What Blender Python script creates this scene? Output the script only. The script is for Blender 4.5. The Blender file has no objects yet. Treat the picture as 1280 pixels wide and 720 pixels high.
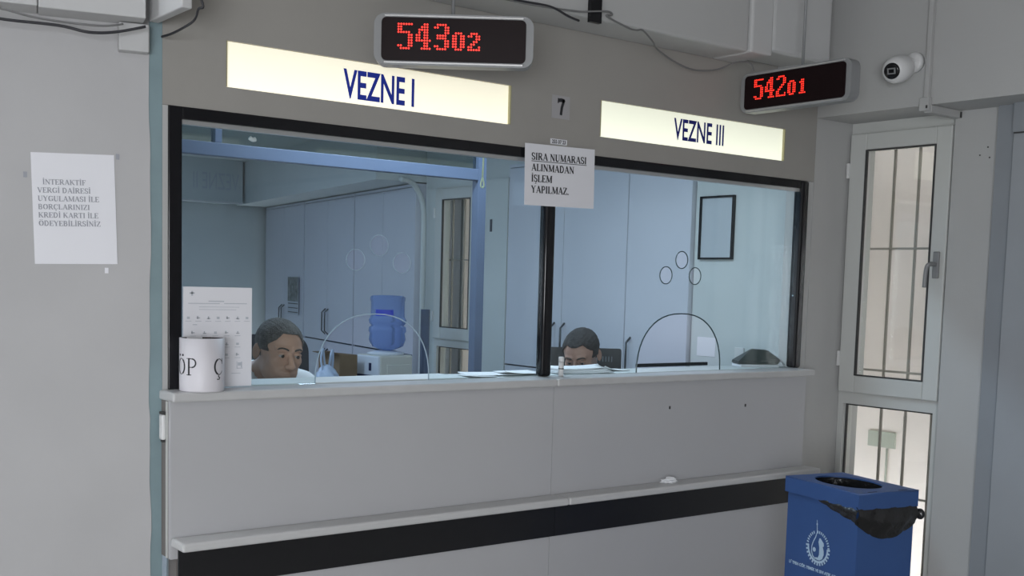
import bpy, bmesh, math, random
import numpy as np
from mathutils import Vector, Matrix
random.seed(7)
SC = bpy.context.scene
COL = SC.collection
PI = math.pi

# ------------------------------------------------------------------ camera
cam_d = bpy.data.cameras.new('camera'); cam = bpy.data.objects.new('camera', cam_d); COL.objects.link(cam)
cam_d.sensor_fit = 'HORIZONTAL'; cam_d.sensor_width = 36.0; cam_d.lens = 1443.0/1280*36; cam_d.shift_y = 0.0975
rt = Vector((0.793118, -0.608445, 0.027555)); dn = Vector((-0.03285, -0.087909, -0.995587)); fw = Vector((0.608182, 0.788712, -0.089709))
mw = Matrix((( rt.x, -dn.x, -fw.x, -1.286), (rt.y, -dn.y, -fw.y, -3.356), (rt.z, -dn.z, -fw.z, 1.444), (0, 0, 0, 1)))
cam.matrix_world = mw
cam_d.clip_start = 0.05
SC.camera = cam

# ------------------------------------------------------------------ world, lights, exposure
SC.view_settings.view_transform = 'Standard'; SC.view_settings.look = 'None'
SC.view_settings.gamma = 1.0; SC.view_settings.use_curve_mapping = False
SC.view_settings.exposure = 0.0
w = bpy.data.worlds.new('sky'); SC.world = w; w.use_nodes = True
w.node_tree.nodes['Background'].inputs[0].default_value = (0.86, 0.93, 1.0, 1)
w.node_tree.nodes['Background'].inputs[1].default_value = 7.2

def area(name, loc, target, sx, sy, power, col, spread=180):
    d = bpy.data.lights.new(name, 'AREA'); d.shape = 'RECTANGLE'; d.size = sx; d.size_y = sy
    d.energy = power; d.color = col; d.spread = math.radians(spread)
    o = bpy.data.objects.new(name, d); COL.objects.link(o); o.location = loc
    v = Vector(target) - Vector(loc); o.rotation_euler = v.to_track_quat('-Z', 'Y').to_euler()
    return o
# assumed daylight from behind and left of the camera: area light, no window there
area('assumed_hall_daylight', (-3.6, -5.6, 1.25), (0.6, 0.0, 0.85), 2.2, 1.5, 188, (0.92, 0.955, 1.0))
# assumed cool fluorescent ceiling tubes, out of view: clerks' room
area('assumed_tube_near', (1.5, 0.75, 2.485), (1.5, 0.75, 0), 1.2, 0.16, 25, (0.70, 0.84, 1.0))
area('assumed_tube_mid', (0.45, 2.6, 2.485), (0.45, 2.6, 0), 1.2, 0.16, 26, (0.56, 0.74, 1.0))
area('assumed_tube_far', (0.9, 5.2, 2.485), (0.9, 5.2, 0), 1.2, 0.16, 26, (0.56, 0.72, 1.0))
# weak warm lamp added under the hall ceiling, out of view
area('added_hall_lamp', (-0.6, -3.4, 2.84), (-0.6, -3.4, 0), 1.2, 0.2, 10, (1.0, 0.97, 0.92))

# ------------------------------------------------------------------ materials
def mat(name, col, rough=0.6, metal=0.0, noise=0.0, nscale=6.0, bump=0.0, bscale=60.0, spec=0.5, emit=None, estr=0.0, col2=None, coat=0.0):
    m = bpy.data.materials.new(name); m.use_nodes = True
    nt = m.node_tree; b = nt.nodes['Principled BSDF']
    b.inputs['Base Color'].default_value = (*col, 1); b.inputs['Roughness'].default_value = rough
    b.inputs['Metallic'].default_value = metal; b.inputs['Specular IOR Level'].default_value = spec
    b.inputs['Coat Weight'].default_value = coat
    tc = nt.nodes.new('ShaderNodeTexCoord')
    if noise > 0 or col2:
        n = nt.nodes.new('ShaderNodeTexNoise'); n.inputs['Scale'].default_value = nscale; n.inputs['Detail'].default_value = 6
        nt.links.new(tc.outputs['Object'], n.inputs['Vector'])
        mr = nt.nodes.new('ShaderNodeMapRange'); mr.inputs[1].default_value = 0.3; mr.inputs[2].default_value = 0.7
        nt.links.new(n.outputs['Fac'], mr.inputs[0])
        mx = nt.nodes.new('ShaderNodeMix'); mx.data_type = 'RGBA'
        c2 = col2 or tuple(c*(1-noise) for c in col)
        mx.inputs[6].default_value = (*col, 1); mx.inputs[7].default_value = (*c2, 1)
        nt.links.new(mr.outputs[0], mx.inputs[0]); nt.links.new(mx.outputs[2], b.inputs['Base Color'])
    if bump > 0:
        n2 = nt.nodes.new('ShaderNodeTexNoise'); n2.inputs['Scale'].default_value = bscale; n2.inputs['Detail'].default_value = 4
        nt.links.new(tc.outputs['Object'], n2.inputs['Vector'])
        bp = nt.nodes.new('ShaderNodeBump'); bp.inputs['Strength'].default_value = bump; bp.inputs['Distance'].default_value = 0.01
        nt.links.new(n2.outputs['Fac'], bp.inputs['Height']); nt.links.new(bp.outputs[0], b.inputs['Normal'])
    if emit:
        b.inputs['Emission Color'].default_value = (*emit, 1); b.inputs['Emission Strength'].default_value = estr
    return m
def glassmat(name, tint=(1, 1, 1), ior=1.45, edge=None):
    m = bpy.data.materials.new(name); m.use_nodes = True; nt = m.node_tree
    nt.nodes.remove(nt.nodes['Principled BSDF']); out = nt.nodes['Material Output']
    t = nt.nodes.new('ShaderNodeBsdfTransparent'); t.inputs[0].default_value = (*tint, 1)
    g = nt.nodes.new('ShaderNodeBsdfGlossy'); g.inputs['Roughness'].default_value = 0.01
    lwt = nt.nodes.new('ShaderNodeLayerWeight'); lwt.inputs[0].default_value = 0.5
    pw = nt.nodes.new('ShaderNodeMath'); pw.operation = 'POWER'; pw.inputs[1].default_value = 5.0
    f = nt.nodes.new('ShaderNodeMath'); f.operation = 'MULTIPLY_ADD'; f.inputs[1].default_value = 0.96; f.inputs[2].default_value = 0.04
    nt.links.new(lwt.outputs['Facing'], pw.inputs[0]); nt.links.new(pw.outputs[0], f.inputs[0])
    mx = nt.nodes.new('ShaderNodeMixShader')
    nt.links.new(f.outputs[0], mx.inputs[0]); nt.links.new(t.outputs[0], mx.inputs[1]); nt.links.new(g.outputs[0], mx.inputs[2])
    nt.links.new(mx.outputs[0], out.inputs[0]); return m

M = {}
M['wall'] = mat('wall_paint', (0.50, 0.49, 0.485), 0.75, noise=0.07, nscale=2.5, bump=0.12, bscale=14)
M['wall_l'] = mat('left_wall_paint', (0.49, 0.485, 0.49), 0.8, noise=0.07, nscale=3, bump=0.15, bscale=9)
M['wall_r'] = mat('right_wall_paint', (0.49, 0.49, 0.485), 0.75, noise=0.06, nscale=2, bump=0.12, bscale=14)
M['teal'] = mat('old_teal_paint', (0.27, 0.37, 0.40), 0.5, noise=0.15, nscale=9, bump=0.2, bscale=12)
M['fascia'] = mat('grey_beige_laminate', (0.36, 0.345, 0.32), 0.5, noise=0.05, nscale=3)
M['apron'] = mat('light_grey_laminate', (0.50, 0.50, 0.515), 0.38, noise=0.03, nscale=2)
M['stone'] = mat('grey_worktop', (0.56, 0.56, 0.56), 0.35, noise=0.05, nscale=20)
M['shelf'] = mat('grey_shelf', (0.60, 0.60, 0.60), 0.35, noise=0.04, nscale=20)
M['endcap'] = mat('brown_grey_edge', (0.20, 0.18, 0.17), 0.6)
M['black'] = mat('black_gloss_metal', (0.010, 0.010, 0.012), 0.14, spec=0.35)
M['blackband'] = mat('black_laminate', (0.010, 0.010, 0.012), 0.4)
M['glass'] = glassmat('clear_glass', (0.95, 0.985, 0.985))
M['wglass'] = glassmat('window_glass', (0.97, 0.98, 0.97))
M['gedge'] = mat('polished_glass_edge', (0.02, 0.05, 0.055), 0.15, spec=0.8)
M['gedge_light'] = mat('frosted_glass_edge', (0.36, 0.46, 0.55), 0.5, spec=0.8)
M['alu'] = mat('aluminium', (0.55, 0.56, 0.56), 0.35, metal=0.7)
M['pvc'] = mat('white_pvc', (0.60, 0.61, 0.59), 0.35, noise=0.03, nscale=4)
M['gasket'] = mat('dark_gasket', (0.05, 0.05, 0.05), 0.6)
M['iron'] = mat('painted_iron', (0.36, 0.33, 0.29), 0.6)
M['cream'] = mat('outside_cream_wall', (0.80, 0.71, 0.65), 0.85, noise=0.06, nscale=5, bump=0.3, bscale=6)
M['cabinet'] = mat('cabinet_laminate', (0.62, 0.64, 0.71), 0.45, noise=0.03, nscale=3)
M['inwall'] = mat('office_wall', (0.62, 0.66, 0.66), 0.7, noise=0.05, nscale=3)
M['gap'] = mat('dark_joint', (0.06, 0.07, 0.09), 0.8)
M['handle'] = mat('brushed_handle', (0.10, 0.11, 0.12), 0.3, metal=0.8)
M['bluepost'] = mat('blue_painted_frame', (0.10, 0.135, 0.215), 0.45, noise=0.05)
M['paper'] = mat('white_paper', (0.80, 0.80, 0.84), 0.7)
M['paper2'] = mat('crumpled_paper', (0.85, 0.86, 0.88), 0.7, bump=0.3, bscale=30)
M['ink'] = mat('black_ink', (0.03, 0.03, 0.035), 0.6)
M['greyink'] = mat('grey_ink', (0.33, 0.34, 0.38), 0.6)
M['paleink'] = mat('pale_grey_ink', (0.52, 0.55, 0.60), 0.6)
M['blueink'] = mat('blue_vinyl', (0.020, 0.045, 0.42), 0.4)
M['navyink'] = mat('navy_vinyl', (0.012, 0.020, 0.22), 0.4)
M['blue'] = mat('blue_cardboard', (0.032, 0.088, 0.26), 0.5, noise=0.12, nscale=5, bump=0.05, bscale=20)
M['bluedark'] = mat('dark_inside', (0.01, 0.012, 0.02), 0.8)
M['bag'] = mat('black_bin_bag', (0.012, 0.012, 0.013), 0.25, bump=0.8, bscale=25, spec=0.6)
M['print'] = mat('pale_blue_print', (0.42, 0.56, 0.70), 0.6)
M['white'] = mat('white_plastic', (0.72, 0.72, 0.72), 0.35)
M['greyplastic'] = mat('grey_plastic', (0.26, 0.265, 0.27), 0.4)
M['silver'] = mat('silver_rail', (0.62, 0.62, 0.62), 0.25, metal=0.6)
M['ledface'] = mat('dark_led_window', (0.010, 0.004, 0.005), 0.35, spec=0.15)
M['led'] = mat('red_led', (0.3, 0.0, 0.0), 0.4, emit=(1.0, 0.035, 0.02), estr=1.9)
M['cable'] = mat('dark_cable', (0.03, 0.03, 0.035), 0.5)
M['cablegrey'] = mat('grey_cable', (0.18, 0.18, 0.18), 0.5)
M['cup'] = mat('white_cup', (0.72, 0.70, 0.74), 0.45)
M['cupin'] = mat('dark_cup_inside', (0.05, 0.04, 0.04), 0.6)
M['rubberdark'] = mat('dark_grey_plastic', (0.045, 0.055, 0.052), 0.35, bump=0.1)
M['skin'] = mat('skin', (0.47, 0.275, 0.195), 0.5, noise=0.15, nscale=14, bump=0.08, bscale=120)
M['skin2'] = mat('skin_tan', (0.44, 0.26, 0.20), 0.5, noise=0.12, nscale=14, bump=0.08, bscale=120)
M['lip'] = mat('lips', (0.26, 0.10, 0.08), 0.5)
M['hair_grey'] = mat('short_grey_hair', (0.13, 0.125, 0.12), 0.8, bump=1.0, bscale=240, col2=(0.045, 0.042, 0.042), nscale=60)
M['hair_dark'] = mat('short_dark_hair', (0.055, 0.05, 0.05), 0.8, bump=1.0, bscale=240, col2=(0.022, 0.02, 0.02), nscale=60)
M['brow'] = mat('eyebrow_hair', (0.035, 0.028, 0.024), 0.8)
M['eyewhite'] = mat('eye_white', (0.36, 0.32, 0.30), 0.3)
M['iris'] = mat('dark_iris', (0.02, 0.012, 0.008), 0.2)
M['shirt'] = mat('white_shirt', (0.72, 0.74, 0.77), 0.8, bump=0.2, bscale=20)
M['darkcloth'] = mat('dark_cloth', (0.03, 0.035, 0.05), 0.9)
M['chairnavy'] = mat('dark_navy_upholstery', (0.018, 0.026, 0.040), 0.7, bump=0.1)
M['chairblack'] = mat('black_plastic_back', (0.014, 0.016, 0.02), 0.45)
M['slot'] = mat('grey_slot', (0.16, 0.18, 0.2), 0.5)
M['bottle'] = mat('blue_bottle', (0.36, 0.50, 0.84), 0.12, spec=0.8)
M['cooler'] = mat('cooler_white', (0.66, 0.72, 0.78), 0.35)
M['cooler2'] = mat('cooler_cream', (0.64, 0.66, 0.60), 0.4)
M['navy'] = mat('navy_plastic', (0.01, 0.015, 0.06), 0.4)
M['labelblue'] = mat('bottle_label_blue', (0.02, 0.05, 0.55), 0.4)
M['card'] = mat('brown_cardboard', (0.24, 0.17, 0.10), 0.8, noise=0.1)
M['bagclear'] = mat('pale_plastic_bag', (0.50, 0.60, 0.74), 0.3, bump=0.8, bscale=12)
M['calpic'] = mat('dark_landscape_print', (0.25, 0.28, 0.28), 0.5, col2=(0.04, 0.05, 0.05), nscale=22)
M['floor'] = mat('floor_tile', (0.42, 0.40, 0.37), 0.35, noise=0.1)
M['cord'] = mat('pale_green_cord', (0.60, 0.68, 0.48), 0.6)
M['patch'] = mat('grey_green_plate', (0.40, 0.41, 0.34), 0.6)
M['door'] = mat('blue_grey_door', (0.34, 0.36, 0.385), 0.5, noise=0.04)
M['doorframe'] = mat('grey_door_frame', (0.28, 0.30, 0.325), 0.5, noise=0.05)
M['mirror'] = mat('framed_grey_sheet', (0.52, 0.56, 0.60), 0.25)
def bottle_mat():
    m = M['bottle']; m.node_tree.nodes['Principled BSDF'].inputs['Transmission Weight'].default_value = 0.7
    m.node_tree.nodes['Principled BSDF'].inputs['IOR'].default_value = 1.15
bottle_mat()
def lightbox(name, col, s):
    # backlit acrylic: brighter towards the tube behind its lower half
    m = bpy.data.materials.new(name); m.use_nodes = True; nt = m.node_tree; b = nt.nodes['Principled BSDF']
    b.inputs['Base Color'].default_value = (0.7, 0.7, 0.62, 1); b.inputs['Roughness'].default_value = 0.3
    tc = nt.nodes.new('ShaderNodeTexCoord'); sx = nt.nodes.new('ShaderNodeSeparateXYZ'); nt.links.new(tc.outputs['Object'], sx.inputs[0])
    r = nt.nodes.new('ShaderNodeMapRange'); r.inputs[1].default_value = 2.013; r.inputs[2].default_value = 2.151
    r.inputs[3].default_value = s*1.18; r.inputs[4].default_value = s*0.80; nt.links.new(sx.outputs[2], r.inputs[0])
    b.inputs['Emission Color'].default_value = (*col, 1); nt.links.new(r.outputs[0], b.inputs['Emission Strength'])
    return m
M['sign1'] = lightbox('backlit_acrylic_warm', (1.0, 0.93, 0.71), 0.78)
M['sign2'] = lightbox('backlit_acrylic_cool', (0.94, 0.97, 0.78), 0.74)
M['signedge'] = mat('yellowed_reveal', (0.45, 0.42, 0.25), 0.5)

# ------------------------------------------------------------------ geometry helpers
def link(name, bm_or_me, m, parent=None, smooth=False):
    if isinstance(bm_or_me, bmesh.types.BMesh):
        bmesh.ops.recalc_face_normals(bm_or_me, faces=bm_or_me.faces)
        me = bpy.data.meshes.new(name); bm_or_me.to_mesh(me); bm_or_me.free()
    else:
        me = bm_or_me
    if smooth:
        for p in me.polygons: p.use_smooth = True
    o = bpy.data.objects.new(name, me); COL.objects.link(o)
    if m is not None:
        if not isinstance(m, (list, tuple)): m = [m]
        me.materials.clear()
        for x in m: me.materials.append(x)
    if parent is not None: o.parent = parent
    return o
def tag(o, label, cat, group=None):
    o['label'] = label; o['category'] = cat
    if group: o['group'] = group
    return o
def thing(name, label, cat, loc=(0, 0, 0), rz=0, group=None):
    o = bpy.data.objects.new(name, None); COL.objects.link(o); o.empty_display_size = 0.1
    o.location = loc; o.rotation_euler = (0, 0, rz)
    return tag(o, label, cat, group)
def struct(o, label=None):
    o['kind'] = 'structure'
    if label: o['label'] = label
    return o
def bx(bm, x0, x1, y0, y1, z0, z1, bev=0.0, seg=2):
    r = bmesh.ops.create_cube(bm, size=1.0); vs = r['verts']
    for v in vs:
        v.co = Vector(((x0+x1)/2 + v.co.x*(x1-x0), (y0+y1)/2 + v.co.y*(y1-y0), (z0+z1)/2 + v.co.z*(z1-z0)))
    if bev > 0:
        es = list({e for v in vs for e in v.link_edges})
        bmesh.ops.bevel(bm, geom=es, offset=bev, segments=seg, affect='EDGES', profile=0.5)
def box(name, m, x0, x1, y0, y1, z0, z1, parent=None, bev=0.0, seg=2):
    bm = bmesh.new(); bx(bm, x0, x1, y0, y1, z0, z1, bev, seg); return link(name, bm, m, parent)
def tube_bm(bm, pts, r, n=8, cap=True):
    pts = [Vector(p) for p in pts]; rings = []
    prev = None
    for i, p in enumerate(pts):
        t = (pts[min(i+1, len(pts)-1)] - pts[max(i-1, 0)]).normalized()
        if prev is None:
            a = t.cross(Vector((0, 0, 1)));
            if a.length < 1e-3: a = t.cross(Vector((1, 0, 0)))
            a.normalize()
        else:
            a = prev - t*prev.dot(t); a.normalize()
        prev = a; b = t.cross(a)
        rr = r[i] if isinstance(r, (list, tuple)) else r
        rings.append([bm.verts.new(p + a*math.cos(2*PI*k/n)*rr + b*math.sin(2*PI*k/n)*rr) for k in range(n)])
    for i in range(len(rings)-1):
        for k in range(n):
            bm.faces.new((rings[i][k], rings[i][(k+1) % n], rings[i+1][(k+1) % n], rings[i+1][k]))
    if cap:
        bm.faces.new(rings[0]); bm.faces.new(rings[-1])
def smooth_path(pts, n=6):
    pts = [Vector(p) for p in pts]; out = []
    P = [pts[0]] + pts + [pts[-1]]
    for i in range(1, len(P)-2):
        for k in range(n):
            t = k/n; a, b, c, d = P[i-1], P[i], P[i+1], P[i+2]
            out.append(0.5*((2*b) + (c-a)*t + (2*a-5*b+4*c-d)*t*t + (-a+3*b-3*c+d)*t**3))
    out.append(pts[-1]); return out
def tube(name, pts, r, m, parent=None, n=8, smooth=True, path=True):
    bm = bmesh.new(); tube_bm(bm, smooth_path(pts) if path else pts, r, n); return link(name, bm, m, parent, smooth)
def lathe_bm(bm, prof, cx=0, cy=0, n=32, cap=(True, True)):
    rings = []
    for r, z in prof:
        rings.append([bm.verts.new((cx+r*math.cos(2*PI*k/n), cy+r*math.sin(2*PI*k/n), z)) for k in range(n)])
    for i in range(len(rings)-1):
        for k in range(n):
            bm.faces.new((rings[i][k], rings[i][(k+1) % n], rings[i+1][(k+1) % n], rings[i+1][k]))
    if cap[0]: bm.faces.new(rings[0])
    if cap[1]: bm.faces.new(rings[-1])
def lathe(name, prof, m, parent=None, cx=0, cy=0, n=32, cap=(True, True), smooth=True):
    bm = bmesh.new(); lathe_bm(bm, prof, cx, cy, n, cap); return link(name, bm, m, parent, smooth)
def plate(outline, holes, thick, bev=0.0):
    """flat plate with holes in local XY as mesh (thickness along Z)"""
    cu = bpy.data.curves.new('tmp', 'CURVE'); cu.dimensions = '2D'; cu.fill_mode = 'BOTH'; cu.extrude = thick/2
    for pts in [outline]+holes:
        s = cu.splines.new('POLY'); s.points.add(len(pts)-1); s.use_cyclic_u = True
        for i, p in enumerate(pts): s.points[i].co = (p[0], p[1], 0, 1)
    o = bpy.data.objects.new('tmp', cu); COL.objects.link(o)
    dg = bpy.context.evaluated_depsgraph_get(); dg.update()
    me = bpy.data.meshes.new_from_object(o.evaluated_get(dg)); bpy.data.objects.remove(o); return me
def xf(me, mat4):
    me.transform(mat4); me.update(); return me
UPRIGHT = Matrix(((1, 0, 0, 0), (0, 0, -1, 0), (0, 1, 0, 0), (0, 0, 0, 1)))   # local xy -> world xz, facing -y
def rrect(w, h, r, n=6):
    out = []
    for cx, cy, a0 in ((w/2-r, h/2-r, 0), (-w/2+r, h/2-r, 90), (-w/2+r, -h/2+r, 180), (w/2-r, -h/2+r, 270)):
        for k in range(n+1):
            a = math.radians(a0+90*k/n); out.append((cx+r*math.cos(a), cy+r*math.sin(a)))
    return out
def circ(cx, cy, r, n=32): return [(cx+r*math.cos(2*PI*k/n), cy+r*math.sin(2*PI*k/n)) for k in range(n)]
def quad_bm(bm, pts):
    bm.faces.new([bm.verts.new(p) for p in pts])

# sans text, as flat mesh (x right, z up, facing -y)
def sans(body, h, w=None, bold=0.0):
    cu = bpy.data.curves.new('txt', 'FONT'); cu.body = body; cu.size = 1.0; cu.offset = bold; cu.resolution_u = 4
    o = bpy.data.objects.new('txt', cu); COL.objects.link(o)
    dg = bpy.context.evaluated_depsgraph_get(); dg.update()
    me = bpy.data.meshes.new_from_object(o.evaluated_get(dg)); bpy.data.objects.remove(o)
    co = np.array([v.co[:] for v in me.vertices])
    x0, y0 = co[:, 0].min(), co[:, 1].min(); W = co[:, 0].max()-x0; H = co[:, 1].max()-y0
    s = h/H; sx = (w/W) if w else s
    for v in me.vertices: v.co = Vector(((v.co.x-x0)*sx, (v.co.y-y0)*s, 0))
    return me
# serif capitals from strokes: (thick?, points) in a 1-high cell, serifs = (x, y) centres
_T, _t = 0.145, 0.06
def _arc(cx, cy, rx, ry, a0, a1, n=10): return [(cx+rx*math.cos(math.radians(a0+(a1-a0)*k/n)), cy+ry*math.sin(math.radians(a0+(a1-a0)*k/n))) for k in range(n+1)]
GL = {
 'I': (0.36, [(_T, [(.18, 0), (.18, 1)])], [(.18, 0), (.18, 1)]),
 'L': (0.62, [(_T, [(.16, 0), (.16, 1)]), (_t, [(.16, .03), (.56, .03)]), (_t, [(.56, .0), (.57, .24)])], [(.16, 0), (.16, 1)]),
 'E': (0.64, [(_T, [(.16, 0), (.16, 1)]), (_t, [(.16, .03), (.57, .03)]), (_t, [(.58, 0), (.59, .24)]), (_t, [(.16, .97), (.55, .97)]), (_t, [(.56, 1), (.56, .8)]), (_t, [(.16, .51), (.42, .51)]), (_t, [(.42, .41), (.42, .61)])], [(.16, 0), (.16, 1)]),
 'F': (0.60, [(_T, [(.16, 0), (.16, 1)]), (_t, [(.16, .97), (.55, .97)]), (_t, [(.56, 1), (.56, .78)]), (_t, [(.16, .51), (.42, .51)]), (_t, [(.42, .41), (.42, .61)])], [(.16, 0), (.16, 1)]),
 'T': (0.66, [(_T, [(.33, 0), (.33, 1)]), (_t, [(.04, .97), (.62, .97)]), (_t, [(.04, 1), (.04, .78)]), (_t, [(.62, 1), (.62, .78)])], [(.33, 0)]),
 'N': (0.78, [(_t, [(.14, 0), (.14, 1)]), (_T, [(.14, .95), (.64, .05)]), (_t, [(.64, 0), (.64, 1)])], [(.14, 0), (.12, 1), (.64, 1)]),
 'M': (0.94, [(_t, [(.14, 0), (.14, 1)]), (_T, [(.16, .97), (.46, .08)]), (_t, [(.46, .05), (.78, .97)]), (_T, [(.80, 0), (.80, 1)])], [(.14, 0), (.13, 1), (.80, 0), (.82, 1)]),
 'A': (0.76, [(_t, [(.38, 1), (.10, 0)]), (_T, [(.37, .97), (.66, 0)]), (_t, [(.19, .33), (.56, .33)])], [(.10, 0), (.67, 0)]),
 'V': (0.74, [(_T, [(.10, 1), (.38, .04)]), (_t, [(.38, 0), (.64, 1)])], [(.10, 1), (.64, 1)]),
 'U': (0.76, [(_T, [(.16, 1), (.16, .34)] + _arc(.39, .30, .23, .27, 180, 270, 6)), (_t, _arc(.39, .30, .23, .27, 270, 360, 6)+[(.62, 1)])], [(.16, 1), (.62, 1)]),
 'Y': (0.74, [(_T, [(.10, 1), (.37, .48)]), (_t, [(.37, .48), (.64, 1)]), (_T, [(.37, 0), (.37, .5)])], [(.10, 1), (.64, 1), (.37, 0)]),
 'Z': (0.64, [(_t, [(.08, .97), (.56, .97)]), (_T, [(.54, .95), (.10, .05)]), (_t, [(.08, .03), (.58, .03)]), (_t, [(.58, 0), (.59, .24)]), (_t, [(.08, 1), (.07, .78)])], []),
 'K': (0.76, [(_T, [(.16, 0), (.16, 1)]), (_t, [(.18, .42), (.60, .97)]), (_T, [(.32, .58), (.64, .04)])], [(.16, 0), (.16, 1), (.62, 1), (.66, 0)]),
 'R': (0.74, [(_T, [(.16, 0), (.16, 1)]), (_t, [(.16, .97), (.36, .97)]), (.11, _arc(.36, .745, .19, .225, 90, -90)), (_t, [(.36, .52), (.16, .52)]), (_T, [(.34, .52), (.64, .03)])], [(.16, 0), (.16, 1), (.66, 0)]),
 'P': (0.64, [(_T, [(.16, 0), (.16, 1)]), (_t, [(.16, .97), (.34, .97)]), (.11, _arc(.34, .72, .20, .25, 90, -90)), (_t, [(.34, .47), (.16, .47)])], [(.16, 0), (.16, 1)]),
 'B': (0.70, [(_T, [(.16, 0), (.16, 1)]), (_t, [(.16, .97), (.34, .97)]), (.11, _arc(.34, .75, .17, .22, 90, -90)), (_t, [(.38, .53), (.16, .53)]), (.12, _arc(.36, .28, .20, .25, 90, -90)), (_t, [(.36, .03), (.16, .03)])], [(.16, 0), (.16, 1)]),
 'D': (0.76, [(_T, [(.16, 0), (.16, 1)]), (_t, [(.16, .97), (.32, .97)]), (.12, _arc(.30, .5, .32, .47, 90, -90, 14)), (_t, [(.32, .03), (.16, .03)])], [(.16, 0), (.16, 1)]),
 'O': (0.78, [(_T, _arc(.39, .5, .28, .46, 120, 240, 12)), (_T, _arc(.39, .5, .28, .46, -60, 60, 12)), (_t, _arc(.39, .5, .28, .46, 60, 120, 6)), (_t, _arc(.39, .5, .28, .46, 240, 300, 6))], []),
 'C': (0.72, [(_T, _arc(.40, .5, .29, .46, 110, 250, 14)), (_t, _arc(.40, .5, .29, .46, 250, 325, 8)), (_t, _arc(.40, .5, .29, .46, 35, 110, 8)), (_t, [(.64, .98), (.64, .68)])], []),
 'G': (0.78, [(_T, _arc(.40, .5, .29, .46, 110, 250, 14)), (_t, _arc(.40, .5, .29, .46, 250, 320, 8)), (_t, _arc(.40, .5, .29, .46, 40, 110, 8)), (_t, [(.64, .98), (.64, .70)]), (_T, [(.64, .06), (.64, .42)])], [(.64, .42)]),
 'S': (0.58, [(_t, _arc(.29, .74, .19, .23, 20, 100, 6)), (.12, _arc(.29, .74, .19, .23, 100, 230, 8)+[(.38, .44)]+_arc(.29, .26, .20, .23, 40, -80, 8)), (_t, _arc(.29, .26, .20, .23, -80, -165, 6)), (_t, [(.48, .98), (.48, .72)]), (_t, [(.09, .02), (.09, .3)])], []),
 '7': (0.56, [(.22, [(.05, .86), (.30, .90), (.52, .86)]), (.20, [(.50, .92), (.34, .5), (.28, .08)]), (.08, [(.05, .98), (.05, .72)])], []),
 '.': (0.28, [(_T, [(.14, 0), (.14, .13)])], []),
 ' ': (0.30, [], []),
}
ACC = {'İ': ('I', 'dot'), 'Ö': ('O', 'uml'), 'Ü': ('U', 'uml'), 'Ş': ('S', 'ced'), 'Ç': ('C', 'ced'), 'Ğ': ('G', 'dot')}
def serif_mesh(bm, text, h, x0=0.0, y0=0.0, sx=0.95, track=0.02, T=1.0):
    x = x0; ln = 0
    def stroke(pts, wd, ox):
        for (ax, ay), (bx_, by) in zip(pts[:-1], pts[1:]):
            dx, dy = bx_-ax, by-ay; L = math.hypot(dx, dy) or 1; nx, ny = -dy/L*wd/2, dx/L*wd/2; ex, ey = dx/L*.012, dy/L*.012
            q = [(ax-ex+nx, ay-ey+ny), (ax-ex-nx, ay-ey-ny), (bx_+ex-nx, by+ey-ny), (bx_+ex+nx, by+ey+ny)]
            quad_bm(bm, [(ox+px*h*sx, y0+py*h, 0) for px, py in q])
    for ch in text:
        base, acc = ACC.get(ch, (ch, None)); wd, st, sf = GL[base]
        for t, pts in st: stroke(pts, t*T, x)
        for cx, cy in sf: stroke([(cx-.13, cy + (.02 if cy < .5 else -.02)), (cx+.13, cy+(.02 if cy < .5 else -.02))], .045, x)
        mid = wd/2
        if acc == 'dot': stroke([(mid-.07, 1.17), (mid+.07, 1.17)], .14, x)
        if acc == 'uml': stroke([(mid-.20, 1.17), (mid-.08, 1.17)], .12, x); stroke([(mid+.08, 1.17), (mid+.20, 1.17)], .12, x)
        if acc == 'ced': stroke([(mid, 0), (mid, -.1), (mid+.09, -.14), (mid+.06, -.24), (mid-.10, -.24)], .06, x)
        x += (wd+track)*h*sx
    return x-x0
def to_upright(me, x, y, z, rz=0.0, roll=0.0, pivot=None):
    # mesh in XY -> upright facing -y, rolled in its plane, then turned about z, moved
    me.transform(Matrix.Translation((x, y, z)) @ Matrix.Rotation(rz, 4, 'Z') @ UPRIGHT @ Matrix.Rotation(roll, 4, 'Z')); me.update(); return me

# ------------------------------------------------------------------ setting: hall
HX0, HX1, HY0, HZ = -4.6, 3.16, -6.2, 2.9
struct(box('floor', M['floor'], -4.7, 3.62, -6.3, 7.8, -0.06, 0.0))
struct(box('ceiling', M['wall'], -4.7, 3.9, -6.3, -0.001, HZ, HZ+0.08))
struct(box('ceiling_office', M['inwall'], -0.6, 4.3, 0.12, 7.8, 2.55, 2.63)).name = 'ceiling'
# left wall, turned slightly; old teal paint strip beside the counter
ang = math.radians(165)
d = Vector((math.cos(ang), math.sin(ang), 0)); nrm = Vector((-math.sin(math.radians(15)), -math.cos(math.radians(15)), 0))
def lw(s, off, z):   # s metres left of the corner, off metres in front of the wall face
    p = Vector((-0.055, 0.0, 0)) + d*s + nrm*off; return Vector((p.x, p.y, z))
def lwbox(name, m, s0, s1, o0, o1, z0, z1, parent=None, bev=0.0):
    bm = bmesh.new(); bx(bm, s0, s1, o0, o1, z0, z1, bev)
    for v in bm.verts: v.co = lw(v.co.x, v.co.y, v.co.z)
    return link(name, bm, m, parent)
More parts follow.
